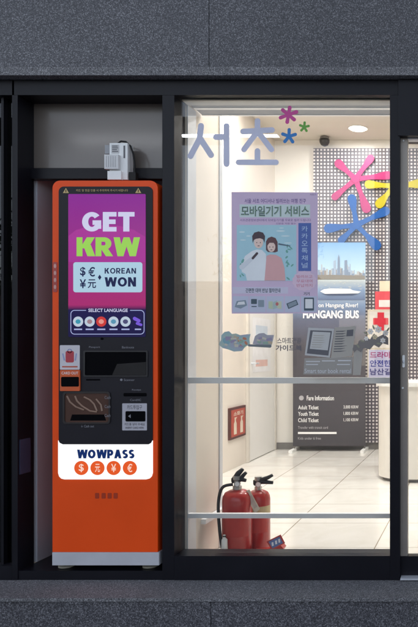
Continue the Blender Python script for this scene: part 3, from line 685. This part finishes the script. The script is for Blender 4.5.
fb = obj('tablet_frame', poly([(308.4, 327.6), (334.2, 328.8), (329.8, 357.6), (304.8, 355.2)], d0 - .0006, .0005), pap('tablet_silver', rgb(172, 172, 172), .2), tb)
obj('tablet_bezel', poly([(310.4, 330.2), (332, 331), (328.4, 355.6), (306.8, 353.4)], d0 - .001, .0003), dk, fb)
ts = obj('tablet_screen', poly([(312.8, 331.6), (330.6, 332.4), (327.8, 350.4), (309.8, 348.8)], d0 - .0014, .0003), pap('tablet_screen', rgb(178, 178, 176), .2), fb)
bm = NB()
for k in range(6):
    y = 335 + k * 2.3; x0 = 313.6 - k * .45; poly([(x0, y), (x0 + random.uniform(9, 14), y + .4), (x0 + 9, y + 1.1), (x0, y + .8)], d0 - .0018, .0003, bm)
obj('screen_lines', bm, gsh, fb)
bm = NB()
for k in range(9):
    y = 331 + k * 2.5; x0 = 336 - k * .3; poly([(x0, y), (x0 + random.uniform(7, 14), y - .4), (x0 + 7, y + .8), (x0, y + .9)], d0 - .0004, .0003, bm)
obj('print_lines', bm, dk, tb)
obj('stamp', poly([(347, 330), (353.6, 329.4), (353, 336), (346.4, 336.4)], d0 - .0004, .0003), dk, tb)
bm = NB()
for (x0, y0, x1, y1) in ((306, 361, 320, 362), (306, 364, 318, 365), (322, 360.4, 335, 361.4), (338, 360, 351, 361.2), (337, 364, 350, 365)): poly([(x0, y0), (x1, y0), (x1, y1), (x0, y1)], d0 - .0004, .0003, bm)
obj('print_lines', bm, wl, lf)
text('print_row', 'Smart tour book rental', 304.6, 368.6, 351, 373.2, wl, d0 - .0006, lf, .01)
fl = thing('bouquet_sticker', 'cut out sticker of pale flowers and dark wrapping near the right mullion', 'sticker', P(370, 352, G0))
obj('wrapping', poly([(352.6, 349), (354, 344.6), (357.6, 345.4), (359, 340.6), (363, 342), (366, 336.6), (370, 339.4), (374, 333.4), (378, 337), (384, 334), (388.4, 338), (388.4, 345), (383, 343.4), (379, 347.6), (374, 345), (370, 349.6), (364, 348), (361, 352.2), (357, 349.6), (354, 352.6)], d0 - .002, .0005), pap('bouquet_dark', rgb(98, 92, 90), .15), fl)
pw = [pap('petal_white', rgb(226, 220, 212)), pap('petal_cream', rgb(206, 184, 140)), pap('petal_leaf', rgb(118, 118, 96))]
for j, (cx, cy, q) in enumerate(((370.5, 331.5, 3.2), (378.5, 329.4, 3.6), (385.6, 333, 3.0), (375, 337, 2.6), (383, 340.4, 2.8), (366.4, 338.6, 2.3))):
    bm = NB()
    for k in range(6):
        an = k * math.pi / 3 + j * .4; poly(ell(cx + math.cos(an) * q * .55, cy + math.sin(an) * q * .55, q * .5, q * .34, 10, an), d0 - .0026 - .00003 * k - .0002 * j, .0001, bm)
    h_ = obj('blossom', bm, pw[0] if j != 3 else pw[1], fl)
    obj('blossom_centre', poly(ell(cx, cy, q * .22, n=10), d0 - .0029 - .0002 * j, .0001), pw[1] if j != 3 else pw[2], h_)
bm = NB()
for k, (x, y, an) in enumerate(((366, 333.4, .6), (373.6, 327.4, 1.2), (362.4, 341, .4), (388, 329.6, 2.2), (379, 343.6, .2), (358, 346, .9))): poly(ell(x, y, 2.6, .9, 10, an), d0 - .0024 - .00003 * k, .0001, bm)
obj('leaves', bm, pw[2], fl)

# ------------------------------------------------------------------ room: perforated wall panel and flower signs
def perf_mat():
    m = bpy.data.materials.new('perforated_panel'); m.use_nodes = True
    n = m.node_tree.nodes; l = m.node_tree.links; b = n['Principled BSDF']
    tc = n.new('ShaderNodeTexCoord'); sp = n.new('ShaderNodeSeparateXYZ'); l.new(tc.outputs['Object'], sp.inputs[0])
    def mth(op, a, v=None):
        x = n.new('ShaderNodeMath'); x.operation = op
        if hasattr(a, 'is_linked'): l.new(a, x.inputs[0])
        if v is not None:
            if hasattr(v, 'is_linked'): l.new(v, x.inputs[1])
            else: x.inputs[1].default_value = v
        return x.outputs[0]
    fx = mth('LESS_THAN', mth('FRACT', mth('MULTIPLY', sp.outputs['X'], 1 / .0398)), .54)
    fz = mth('LESS_THAN', mth('FRACT', mth('MULTIPLY', sp.outputs['Z'], 1 / .0398)), .54)
    mk = mth('MULTIPLY', fx, fz)
    mx = n.new('ShaderNodeMix'); mx.data_type = 'RGBA'; l.new(mk, mx.inputs['Factor'])
    mx.inputs['A'].default_value = (.095, .084, .102, 1); mx.inputs['B'].default_value = (.66, .62, .62, 1)
    l.new(mx.outputs['Result'], b.inputs['Base Color']); b.inputs['Roughness'].default_value = .5
    return m
bm = NB(); a = P(313.4, 440, 4.82); b = P(520, 148.2, 4.82); box(bm, a.x, b.x, 4.82, 4.859, .08, b.z)
tag(obj('perforated_panel', bm, perf_mat(), origin=(a.x, 4.82, 0)), 'grey wall panel covered by a fine grid of pale square dots', 'wall panel')
def flower(name, cx, cy, tips, col, label, d, rc=3.1):
    bm = NB()
    for i, (x, y, r) in enumerate(tips):
        mx_, my = cx + (x - cx) * .55, cy + (y - cy) * .55
        ax, ay = x - cx, y - cy; L = math.hypot(ax, ay); nx, ny = -ay / L, ax / L
        pts = []
        prof = [(0, rc), (.2, rc * .78), (.42, rc * .72), (.6, r * .74), (.74, r * .95), (.84, r)]
        for t, w in prof: pts.append((cx + ax * t + nx * w, cy + ay * t + ny * w))
        ex, ey = cx + ax * .84, cy + ay * .84; a0 = math.atan2(ay, ax)
        for k in range(1, 8):
            tt = a0 + math.pi / 2 - math.pi * k / 8; pts.append((ex + r * math.cos(tt) , ey + r * math.sin(tt)))
        for t, w in reversed(prof): pts.append((cx + ax * t - nx * w, cy + ay * t - ny * w))
        poly(pts, d - .0015 * i, .02 + .0015 * i, bm)
    poly(ell(cx, cy, rc * 1.35, n=16), d - .009, .02, bm)
    tag(obj(name, bm, mat(name + '_' + label.split()[0], [c * .6 for c in col], .45, var=.03, spec=.25), origin=P(cx, cy, d)), label, 'wall decoration', 'flower shaped signs on the perforated wall')
flower('flower_sign', 355.5, 179, [(335.5, 160.5, 4.3), (373.5, 154.5, 3.8), (393.5, 174.5, 4.2), (331, 200, 3.6), (368.5, 214, 4.6)], rgb(205, 62, 132), 'magenta five armed flower sign high on the wall', 4.79)
flower('flower_sign', 394, 186, [(364, 184, 4.2), (377, 207, 4.6), (424, 183, 4.4), (405, 211, 4), (398, 160, 4)], rgb(222, 205, 40), 'yellow five armed flower sign half hidden by the mullion', 4.765)
flower('flower_sign', 356.6, 225, [(351, 193.5, 4.4), (323, 229, 4.6), (391, 208.5, 4.4), (338.5, 243, 3.6), (380, 249, 5)], rgb(20, 100, 188), 'blue five armed flower sign above the river picture', 4.74)

# ------------------------------------------------------------------ fare banner
BD = 4.66
bn = thing('fare_banner', 'tall grey bus fare banner with a river skyline picture at its top', 'banner', P(329, 448, BD) * 1)
bn.location.z = 0
zt, zb2 = P(0, 242.5, BD).z, P(0, 446, BD).z
sheet = obj('banner_sheet', pbox(293, 242.5, 365.5, 446, BD, .012), gradient_mat('banner_print', [(0, rgb(66, 63, 67)), (.50, rgb(76, 74, 82)), (.62, rgb(92, 98, 120)), (.69, rgb(112, 134, 166)), (.80, rgb(186, 198, 206)), (.86, rgb(166, 194, 216)), (1, rgb(104, 150, 200))], zb2, zt, 0, .5), bn)
b1, b2, b3 = BD - .003, BD - .006, BD - .009
def flat(name, c): return mat(name, c, .5, var=.04)
obj('river', pbox(294, 279, 365, 300, b1, .002), gradient_mat('print_river', [(0, rgb(92, 108, 140)), (.5, rgb(126, 150, 182)), (1, rgb(178, 186, 186))], P(0, 300, b1).z, P(0, 279, b1).z, 0, .5), sheet)
obj('river_bank', poly([(294, 275.6), (330, 274.8), (365, 275.8), (365, 279.4), (294, 279.6)], BD - .0075, .002), flat('print_bank', rgb(112, 104, 92)), sheet)
bms = [NB(), NB(), NB(), NB()]
for layer in (0, 1):
    x = 294.3
    while x < 364:
        w_ = random.uniform(.9, 2.4); hgt = random.uniform(2, 7) + (random.uniform(0, 7) if 318 < x < 350 else 0) - layer * 2.5
        hgt = max(1.4, hgt); dd = b1 - .0008 * layer - .00001 * (x - 290)
        poly([(x, 276.4), (x, 276.4 - hgt), (min(365, x + w_), 276.4 - hgt * random.uniform(.94, 1)), (min(365, x + w_), 276.4)], dd, .001, bms[random.randint(0, 1) + 2 * layer]); x += w_ * random.uniform(.7, 1.2)
poly([(337.4, 276.4), (337.8, 258), (338.8, 254.4), (339.8, 258), (340.3, 276.4)], b2, .002, bms[2]); poly([(333.4, 276.4), (333.6, 261), (335.8, 260), (336.2, 276.4)], b2 - .0003, .002, bms[0])
poly([(344.4, 276.4), (344.6, 260.4), (347.2, 260), (347.6, 276.4)], b2 - .0006, .002, bms[2])
for bm_, c in zip(bms, (rgb(140, 156, 178), rgb(160, 162, 164), rgb(104, 120, 144), rgb(128, 120, 116))): obj('printed_towers', bm_, flat('print_tower', c), sheet)
bm = NB()
for k in range(34):
    x = random.uniform(296, 360); y = random.uniform(280.4, 290); poly([(x, y), (x + random.uniform(1, 4), y), (x + 2, y + .5)], b2 - .00002 * k, .001, bm)
obj('water_glints', bm, flat('print_glint', rgb(196, 196, 186)), sheet)
obj('printed_boat', poly([(320, 291.4), (324, 289.2), (330, 288.4), (350, 288.8), (353, 290.4), (361, 291.6), (358, 293.4), (325, 293.8)], b3, .002), flat('print_boat', rgb(226, 230, 234)), sheet)
obj('boat_shadow', poly([(322, 294), (358, 293.8), (352, 295.4), (328, 295.6)], b2 - .001, .001), flat('print_shadow', rgb(70, 84, 112)), sheet)
bw = flat('print_white', rgb(240, 240, 240)); bg_ = flat('print_grey', rgb(176, 174, 178))
text('slogan', 'on Hangang River!', 318.5, 303, 358, 308.6, bw, b2, sheet, .01)
text('bus_name', 'HANGANG BUS', 303, 310.4, 359, 318.4, bw, b2, sheet, .035)
text('panel_title', 'Fare Information', 306.8, 395.6, 334, 400.4, bw, b2, sheet, .015)
obj('panel_mark', poly(ell(301.4, 398, 2.4, n=14), b2, .002), bg_, sheet)
for i, (t, v) in enumerate((('Adult Ticket', '3,000 KRW'), ('Youth Ticket', '1,800 KRW'), ('Child Ticket', '1,100 KRW'))):
    y = 405.4 + i * 6.4
    text('fare_row', t, 298.2, y, 318.6, y + 4, bw, b2, sheet, .012); text('fare_price', v, 343.6, y, 358.6, y + 3.6, bw, b2, sheet, .004)
text('small_print', 'Transfer with transit card', 298, 426.2, 328, 428.8, bg_, b2, sheet)
obj('rule', pbox(298, 432, 336.6, 434, b1, .002), bw, sheet)
text('small_print', 'Kids under 6 free', 298, 437, 321, 439.6, bg_, b2, sheet)
for px in (294, 364.4):
    bm = NB(); a = P(px, 448, BD)
    tube(bm, [(a.x, BD + .022, .03), (a.x, BD + .022, zt - .02)], .008, 8); obj('pole', bm, M['base'], bn)
    bm = NB(); box(bm, a.x - .02, a.x + .02, BD - .16, BD + .18, .001, .03); obj('foot', bm, M['white'], bn, bevel=.004)

# ------------------------------------------------------------------ reception counter and the things on it
CD = 2.66
cz = .84; xc0 = P(374.2, 0, CD).x; rad = .30
prof = [(xc0 + 2.2, CD), (xc0 + rad, CD)] + [(xc0 + rad - rad * math.sin(R(a)), CD + rad - rad * math.cos(R(a))) for a in range(10, 91, 10)] + [(xc0, CD + .7), (xc0 + 2.2, CD + .7)]
ct = thing('reception_counter', 'white reception counter with a rounded end behind the right mullion', 'counter', (xc0 + 1, CD + .3, 0))
cm = mat('counter_white', (.74, .71, .66), .35, var=.02)
bm = NB(); prism(bm, [(x, y, .03) for x, y in prof], Vector((0, 0, cz - .05))); obj('front', bm, cm, ct)
bm = NB(); prism(bm, [(x + .03, y + .03, .001) for x, y in prof], Vector((0, 0, .03))); obj('kick_plate', bm, M['base'], ct)
bm = NB(); prism(bm, [(x - .02 if x < xc0 + 2 else x, y - .02 if y < CD + .5 else y + .02, cz - .019) for x, y in prof], Vector((0, 0, .035))); obj('top', bm, M['white'], ct, bevel=.006)
CT = cz + .016
nb = thing('notice_board', 'framed notice with a red cross and purple lettering standing on the counter', 'notice', Vector((P(380, 0, 2.8).x, 2.8, CT)))
ND = 2.78
zcb = VY - (CT - EYE) / K(ND)
obj('board', pbox(367.6, 309.5, 396, zcb - .2, ND, .012), mat('board_cream', (.58, .52, .42), .5), nb)
obj('sheet', pbox(369.4, 311.5, 394.5, 348, ND - .002, .0015), mat('notice_paper', (.62, .58, .54), .6), nb)
obj('lower_sheet', pbox(368.8, 349.8, 394.8, zcb - 1.2, ND - .002, .0015), mat('notice_lilac', (.42, .42, .58), .6), nb)
redm = mat('cross_red', (.58, .02, .04), .5)
bm = NB(); pbox(373.2, 318, 388.4, 324.6, ND - .004, .0015, bm); pbox(377.6, 312.4, 384.2, 317.95, ND - .004, .0015, bm); pbox(377.6, 324.65, 384.2, 330.4, ND - .004, .0015, bm); obj('cross', bm, redm, nb)
for i, (t, c) in enumerate((('드라마', rgb(150, 40, 110)), ('안전한', rgb(40, 50, 140)), ('남산길', rgb(60, 60, 120)))):
    y = 351.6 + i * 8.4; text('notice_row', t, 370, y, 391, y + 6.6, mat('notice_ink', c, .5), ND - .004, nb, .02)
rb = thing('red_box', 'red display box with a pale top at the back of the counter', 'box', Vector((P(384, 0, 3.25).x, 3.25, CT)))
RD = 3.1; zr = VY - (CT - EYE) / K(RD)
obj('carton', pbox(375.2, 291.5, 398, zr - .1, RD, .14), mat('carton_red', (.62, .07, .09), .5), rb, bevel=.004)
obj('lid', pbox(379.6, 281, 396, 291.3, RD + .01, .1), mat('carton_cream', (.66, .56, .42), .5), rb, bevel=.003)
obj('front_label', pbox(379, 300, 391, 307, RD - .002, .0015), mat('carton_label', (.70, .62, .60), .5), rb)

# ------------------------------------------------------------------ side wall: door, notice, extinguisher sign
def wd(px): r = (px + 2) / 482; return DIST * r / (1 - r)
def onwall(name, d0, d1, z0, z1, off, th, m, parent=None, bevel=0):
    bm = NB(); box(bm, XL + off, XL + off + th, d0, d1, z0, z1); return obj(name, bm, m, parent, bevel=bevel)
dA, dB_ = wd(246.2), wd(273.6)
idr = thing('interior_door', 'plain white door in the side wall behind the poster', 'door', (XL, (dA + dB_) / 2, 0))
onwall('leaf', dA + .03, dB_ - .03, .008, 2.1, .001, .02, mat('door_white', (.80, .79, .77), .45, var=.02), idr)
for d0_, d1_, z0, z1 in ((dA - .02, dA + .029, .002, 2.15), (dB_ - .029, dB_ + .02, .002, 2.15), (dA + .03, dB_ - .03, 2.102, 2.15)):
    onwall('door_frame', d0_, d1_, z0, z1, .001, .028, mat('door_trim', (.68, .64, .58), .5), idr)
bm = NB(); zz = 1.0; tube(bm, [(XL + .02, dA + .1, zz), (XL + .065, dA + .1, zz), (XL + .065, dA + .2, zz)], .009, 8); obj('handle', bm, M['alu'], idr)
no = thing('door_notice', 'pale paper notice taped to the white interior door', 'notice', (XL, dA + .5, 1.1))
z_a, z_b = EYE + (VY - 372) * K(4.2), EYE + (VY - 318) * K(4.2)
ns = onwall('paper', dA + .14, dA + .78, z_a, z_b, .022, .0015, mat('paper_white', (.82, .82, .84), .6), no)
for z0, z1, m in ((z_b - .3, z_b - .08, (.60, .68, .78)), (z_a + .06, z_a + .13, (.74, .50, .46))):
    onwall('print_block', dA + .24, dA + .66, z0, z1, .024, .001, mat('notice_print', m, .6), no)

dS0, dS1 = wd(227.8), wd(243.8)
zs0, zs1 = EYE + (VY - 437.6) * K((dS0 + dS1) / 2), EYE + (VY - 406.6) * K((dS0 + dS1) / 2)
fs = thing('extinguisher_sign', 'red framed fire extinguisher sign on the cream side wall', 'sign', (XL, (dS0 + dS1) / 2, zs0))
onwall('frame', dS0, dS1, zs0, zs1, .0005, .02, mat('sign_frame', (.10, .035, .03), .45), fs, .003)
onwall('face', dS0 + .03, dS1 - .03, zs0 + .022, zs1 - .022, .021, .002, mat('sign_red', (.42, .075, .045), .45), fs)
cw = mat('sign_cream', (.70, .60, .48), .5); w = dS1 - dS0; h = zs1 - zs0
def wall_text(name, body, d0, d1, z0, z1, m, parent, off):
    o = text(name, body, 0, 0, 10, 10, m, 0, None, .03); me = o.data
    xs = [v.co.x for v in me.vertices]; zs = [v.co.z for v in me.vertices]; x0, x1, q0, q1 = min(xs), max(xs), min(zs), max(zs)
    for v in me.vertices: v.co = (XL + off, d0 + (v.co.x - x0) / (x1 - x0) * (d1 - d0), z0 + (v.co.z - q0) / (q1 - q0) * (z1 - z0))
    bb_ = base_of(parent); me.transform(Matrix.Translation(-bb_)); o.parent = parent
wall_text('sign_text', '소화기', dS0 + w * .2, dS1 - w * .2, zs1 - h * .28, zs1 - h * .14, cw, fs, .0236)
for k in (.3, .7):
    dc = dS0 + w * k; bm = NB(); zc = zs0 + h * .14; hw = w * .085
    q = [(dc - hw, zc), (dc + hw, zc), (dc + hw, zc + h * .34), (dc + hw * .4, zc + h * .42), (dc + hw * .4, zc + h * .48), (dc + hw * 1.3, zc + h * .54), (dc - hw * .6, zc + h * .54), (dc - hw * .4, zc + h * .42), (dc - hw, zc + h * .34)]
    prism(bm, [(XL + .0236, y, z) for y, z in q], Vector((.0008, 0, 0))); obj('pictogram', bm, cw, fs)

# ------------------------------------------------------------------ fire extinguishers
RED = mat('extinguisher_red', (.40, .018, .014), .3, 0, .06, 10, coat=.3); CHR = mat('valve_metal', (.45, .44, .42), .3, .9); RUB = mat('hose_rubber', (.012, .012, .012), .45); YELT = mat('gauge_band', (.55, .45, .25), .5)
def extinguisher(px, py, d, rpx, top_py, label, lever, hose):
    c = P(px, py, d); c.z = .002; k = K(d); r = rpx * k
    H = EYE + (VY - top_py) * k   # shoulder top
    t = thing('fire_extinguisher', label, 'fire extinguisher', c, 'fire extinguishers behind the window')
    bm = NB(); lathe(bm, [(r * .93, 0), (r * .95, .012), (r, .016), (r, H * .84), (r * .96, H * .90), (r * .82, H * .955), (r * .5, H * .99), (r * .28, H)], (c.x, c.y, .002), 32); obj('cylinder', bm, RED, t, smooth=True)
    bm = NB(); lathe(bm, [(r * .30, 0), (r * .30, .02), (r * .22, .022), (r * .22, .05), (r * .3, .055), (r * .3, .075)], (c.x, c.y, H), 16); obj('valve', bm, CHR, t, smooth=False)
    obj('instruction_label', lathe_band(c, r * 1.004, H * .34, H * .66), mat('label_red_print', (.46, .045, .035), .4), t)
    bm = NB(); tube(bm, [(c.x + r * .12, c.y - r * .18, H + .036), (c.x + r * .14, c.y - r * .46, H + .036)], [.013, .015], 14); ga_ = obj('gauge', bm, CHR, t)
    bm = NB(); tube(bm, [(c.x + r * .14, c.y - r * .465, H + .036), (c.x + r * .14, c.y - r * .475, H + .036)], .012, 14); obj('dial', bm, M['white'], ga_)
    for za, zb__, rr in lever:
        bm = NB(); pts = [(c.x - r * .35, c.y, H + za), (c.x + r * .3, c.y - .004, H + za + .012), (c.x + rr * .7, c.y - .006, H + (za + zb__) / 2 + .006), (c.x + rr, c.y - .006, H + zb__)]
        tube(bm, pts, [.012, .013, .011, .009], 10); obj('lever', bm, RUB, t, smooth=True)
    if hose:
        pts = [Vector((c.x - r * .25, c.y - .01, H + .03)), Vector((c.x - r * .9, c.y - .03, H + .015)), Vector((c.x - r * 1.12, c.y - r * .5, H - .07)), Vector((c.x - r * .95, c.y - r * .75, H - .2)), Vector((c.x - r * .72, c.y - r * .9, H - .30)), Vector((c.x - r * .5, c.y - r * .97, H - .38))]
        fine = []
        for i in range(len(pts) - 1):
            p0, p1, p2, p3 = pts[max(0, i - 1)], pts[i], pts[i + 1], pts[min(len(pts) - 1, i + 2)]
            for q in range(5):
                u = q / 5; fine.append(.5 * (2 * p1 + (p2 - p0) * u + (2 * p0 - 5 * p1 + 4 * p2 - p3) * u * u + (3 * p1 - p0 - 3 * p2 + p3) * u ** 3))
        fine.append(pts[-1])
        bm = NB(); tube(bm, fine, .0085, 10); ho = obj('hose', bm, RUB, t, smooth=True)
        e = pts[-1]; bm = NB(); tube(bm, [(e.x, e.y - .012, .145), (e.x, e.y - .012, .125), (e.x + .001, e.y - .012, .12), (e.x + .001, e.y - .012, .03)], [.006, .009, .015, .019], 12); obj('nozzle', bm, M['white'], t, smooth=True)
        bm = NB(); tube(bm, [(e.x, e.y, fine[-1].z + .02), (e.x, e.y - .012, .14)], .0085, 10); obj('hose_end', bm, RUB, ho)
    return t, c, r, H
def lathe_band(c, r, z0, z1, a0=200, a1=335, n=18):
    bm = NB(); q = [[bm.verts.new((c.x + rr * math.cos(R(a0 + (a1 - a0) * i / n)), c.y + rr * math.sin(R(a0 + (a1 - a0) * i / n)), z)) for i in range(n + 1)] for rr, z in ((r, z0), (r, z1), (r - .002, z1), (r - .002, z0))]
    for a, b in ((0, 1), (1, 2), (2, 3), (3, 0)):
        for i in range(n): bm.faces.new([q[a][i], q[a][i + 1], q[b][i + 1], q[b][i]])
    return bm
t1, c1, r1, H1 = extinguisher(237.3, 552, .40, 14.6, 489.5, 'taller red fire extinguisher with a black hose, left of its pair', [(.052, .094, .05), (.045, .050, .05)], True)
bm = NB(); tube(bm, [(c1.x - .018, c1.y, H1 + .055), (c1.x + .006, c1.y, H1 + .088), (c1.x + .03, c1.y, H1 + .112)], [.014, .015, .010], 10); obj('grip', bm, RUB, t1, smooth=True)
t2, c2, r2, H2 = extinguisher(258.2, 545, .52, 11.8, 490, 'red fire extinguisher with a raised lever, behind the taller one', [(.045, .085, .082), (.035, .042, .085)], False)
obj('gauge_band', lathe_band(c2, r2 * 1.02, H2 * .64, H2 * .76, 180, 360), YELT, t2)
bm = NB(); q = [(244, 492), (249.5, 489.5), (260, 509), (255, 513.5)]; prism(bm, [P(x, y, .385) for x, y in q], Vector((0, .001, 0))); tg_ = obj('inspection_tag', bm, mat('tag_paper', (.62, .54, .42), .6), t1)
bm = NB(); prism(bm, [P(x, y, .384) for x, y in ((248, 497), (251.4, 495.2), (257.4, 506.6), (254.4, 508.6))], Vector((0, .0006, 0))); obj('tag_print', bm, mat('tag_print', (.50, .40, .34), .6), tg_)
sdn = thing('extinguisher_stand', 'red wedge stand with a tilted blue label at the extinguisher feet', 'stand', P(268, 552, .36))
sdn.location.z = 0
bm = NB(); a = P(253, 552, .37).x; b = P(283.6, 552, .37).x
prism(bm, [(a, .37, .002), (b - .03, .37, .002), (b, .37, .055), (b - .02, .37, .075), (a + .06, .37, .045), (a, .37, .04)], Vector((0, .06, 0))); obj('wedge', bm, RED, sdn, bevel=.003)
qq = [(266.5, 541.5), (280.6, 534.6), (285, 543.2), (271.6, 550.6)]
bm = NB(); prism(bm, [P(x, y, .355) for x, y in qq], Vector((0, .004, 0))); pl = obj('label_plate', bm, mat('plate_red', (.42, .05, .05), .4), sdn)
cx, cy = 275.9, 542.5
bm = NB(); prism(bm, [P(cx + (x - cx) * .78, cy + (y - cy) * .74, .354) for x, y in qq], Vector((0, .0006, 0))); obj('blue_face', bm, mat('plate_blue', (.10, .16, .36), .4), pl)
bm = NB()
for dx in (-3.2, .2, 3.4):
    prism(bm, [P(cx + dx + u * 1.1, cy - dx * .5 + v * 1.9, .3532) for u, v in ((-1, -.8), (.6, -1.1), (1, .8), (-.6, 1.1))], Vector((0, .0004, 0)))
obj('white_letters', bm, mat('plate_white', (.7, .7, .75), .4), pl)

# ------------------------------------------------------------------ ceiling: camera and downlights
cb = P(324.6, 141, 4.72); cb.z = ROOM_Z
cc = thing('security_camera', 'small dark dome security camera under the ceiling near the flower signs', 'security camera', cb)
bm = NB(); lathe(bm, [(.03, -.001), (.05, -.012), (.05, -.03), (.03, -.035)][::-1], cb, 18); obj('mount', bm, M['base'], cc)
bm = NB(); lathe(bm, [(.012, -.115), (.04, -.10), (.056, -.07), (.058, -.036)], cb, 20); obj('dome', bm, mat('camera_dark', (.03, .03, .032), .3), cc, smooth=True)
LAMP_W = 36.0
dl = P(358, 128, 4.41).x
spots = [(dl, 4.41, 'small round downlight glowing above the magenta flower sign'), (dl - .9, 3.1, 'round ceiling downlight above the interior door'),
         (dl + 1.2, 4.0, 'round ceiling downlight above the counter end'), (dl + .1, 1.7, 'added unseen ceiling downlight nearest the extinguishers'),  # the one nearest the extinguishers is unseen, added to brighten the partition
         (dl + .5, 2.6, 'round ceiling downlight in the middle of the room'), (dl + .9, 1.2, 'round ceiling downlight just inside the glass door'), (dl + 2.2, 2.4, 'round ceiling downlight over the far side of the room')]
lampg = glow('lamp_glow', (1, .93, .82), 14.0)
for x, y, lab_ in spots:
    t = thing('downlight', lab_, 'ceiling light', (x, y, ROOM_Z), 'downlights in the ceiling')
    bm = NB(); lathe(bm, [(.088, -.004), (.105, -.010), (.105, -.001)], (x, y, ROOM_Z), 28); obj('trim', bm, M['white'], t)
    bm = NB(); lathe(bm, [(.080, -.018), (.084, -.011)], (x, y, ROOM_Z), 28); obj('diffuser', bm, lampg, t)
    ld = bpy.data.lights.new('downlight_lamp', 'AREA'); ld.shape = 'DISK'; ld.size = .16; ld.energy = LAMP_W * (.3 if y > 3.8 else 1) * 2 ** -EXPO; ld.color = (1, .97, .935)
    lo = bpy.data.objects.new('downlight_lamp', ld); COL.objects.link(lo); lo.parent = t; lo.location = (0, 0, -.024)

# ------------------------------------------------------------------ street side: walkway canopy with a linear lamp (seen mirrored in the glass)
cn = thing('walkway_canopy', 'steel walkway canopy across the pavement', 'canopy', (-2.6, -4.6, PAVE))
bm = NB(); box(bm, -8, 4, -5.2, -4.5, 3.62, 3.74); obj('roof', bm, M['metal'], cn)
for x in (-7.4, -1.2, 3.6):
    bm = NB(); box(bm, x - .06, x + .06, -5.2, -5.08, PAVE, 3.62); obj('post', bm, M['metal'], cn)
zl = EYE + (VY - 130.5) * S * (2 * DIST + 1.2) / DIST
Ls = S * (2 * DIST + 1.2) / DIST
la = thing('linear_lamp', 'long white linear lamp hanging under the walkway canopy', 'lamp', ((215 - VX) * Ls, -(DIST + 1.2), zl))
xa, xb = (60 - VX) * Ls, (276 - VX) * Ls
bm = NB(); box(bm, xa, xb, -(DIST + 1.2) - .05, -(DIST + 1.2) + .05, zl - .035, zl + .02); obj('diffuser', bm, glow('linear_glow', (.90, .94, 1), 34), la)
bm = NB(); box(bm, xa - .02, xb + .02, -(DIST + 1.2) - .06, -(DIST + 1.2) + .06, zl + .021, zl + .07); obj('housing', bm, M['metal'], la)
for x in (xa + .3, xb - .3):
    if zl + .07 < 3.62:
        bm = NB(); tube(bm, [(x, -(DIST + 1.2), zl + .06), (x, -(DIST + 1.2), 3.63)], .006, 6); obj('hanger', bm, M['metal'], la)

ob = thing('brick_building', 'low brick building across the street, mirrored in the shop glass', 'building', (-3, -24, PAVE))
bm = NB(); box(bm, -22, 14, -30, -24, PAVE, 3.5); obj('wall', bm, mat('brick_dark', (.16, .13, .12), .8, 0, .2, 1.5, bump=.2, bscale=8), ob)
bm = NB(); box(bm, -22.3, 14.3, -30.3, -23.7, 3.5, 3.75); obj('parapet', bm, M['base'], ob)
for i in range(9):
    x = -20.5 + i * 3.8
    for z, hh in ((.6, 1.9),):
        bm = NB(); box(bm, x, x + 2.2, -24.02, -23.96, z, z + hh)
        obj('window', bm, glow('lit_window', (1, .88, .7), 1.6) if (i * 7 + int(z)) % 4 == 0 else M['dark_glass'], ob)

bark = mat('bark', (.08, .06, .045), .9, bump=.3, bscale=20); leaf = mat('leaf', (.045, .075, .03), .6, 0, .3, 3)
for x, y, h, lab_ in ((-13, -19, 6.4, 'tallest street tree across the road, mirrored in the glass'), (-6.5, -20, 5.2, 'rounder street tree across the road, mirrored in the glass')):
    t = thing('street_tree', lab_, 'tree', (x, y, PAVE), 'street trees across the road')
    bm = NB(); tube(bm, [(x, y, PAVE), (x + .05, y, 1.4), (x - .04, y + .05, h * .55), (x + .1, y, h * .8)], [.16, .13, .10, .04], 10)
    for k in range(7):
        a = k * 2.4; z = h * (.42 + .06 * k); tube(bm, [(x, y, z), (x + math.cos(a) * 1.1, y + math.sin(a) * 1.1, z + .7)], [.05, .015], 6)
    obj('trunk', bm, bark, t, smooth=True)
    bm = NB(); cl = []
    while len(cl) < 26:
        p = Vector((random.uniform(-1, 1), random.uniform(-1, 1), random.uniform(-1, 1)))
        if p.length < 1: cl.append((Vector((x, y, h * .7)) + Vector((p.x * 1.7, p.y * 1.7, p.z * h * .27)), random.uniform(.35, .7)))
    for c_, r_ in cl:
        for k in range(70):
            p = c_ + Vector([random.gauss(0, 1) for _ in range(3)]) * r_ * .5
            u = Vector([random.gauss(0, 1) for _ in range(3)]).normalized(); w_ = u.orthogonal().normalized()
            bm.faces.new([bm.verts.new(p + u * .09), bm.verts.new(p + w_ * .045), bm.verts.new(p - u * .09), bm.verts.new(p - w_ * .045)])
    obj('crown', bm, leaf, t)
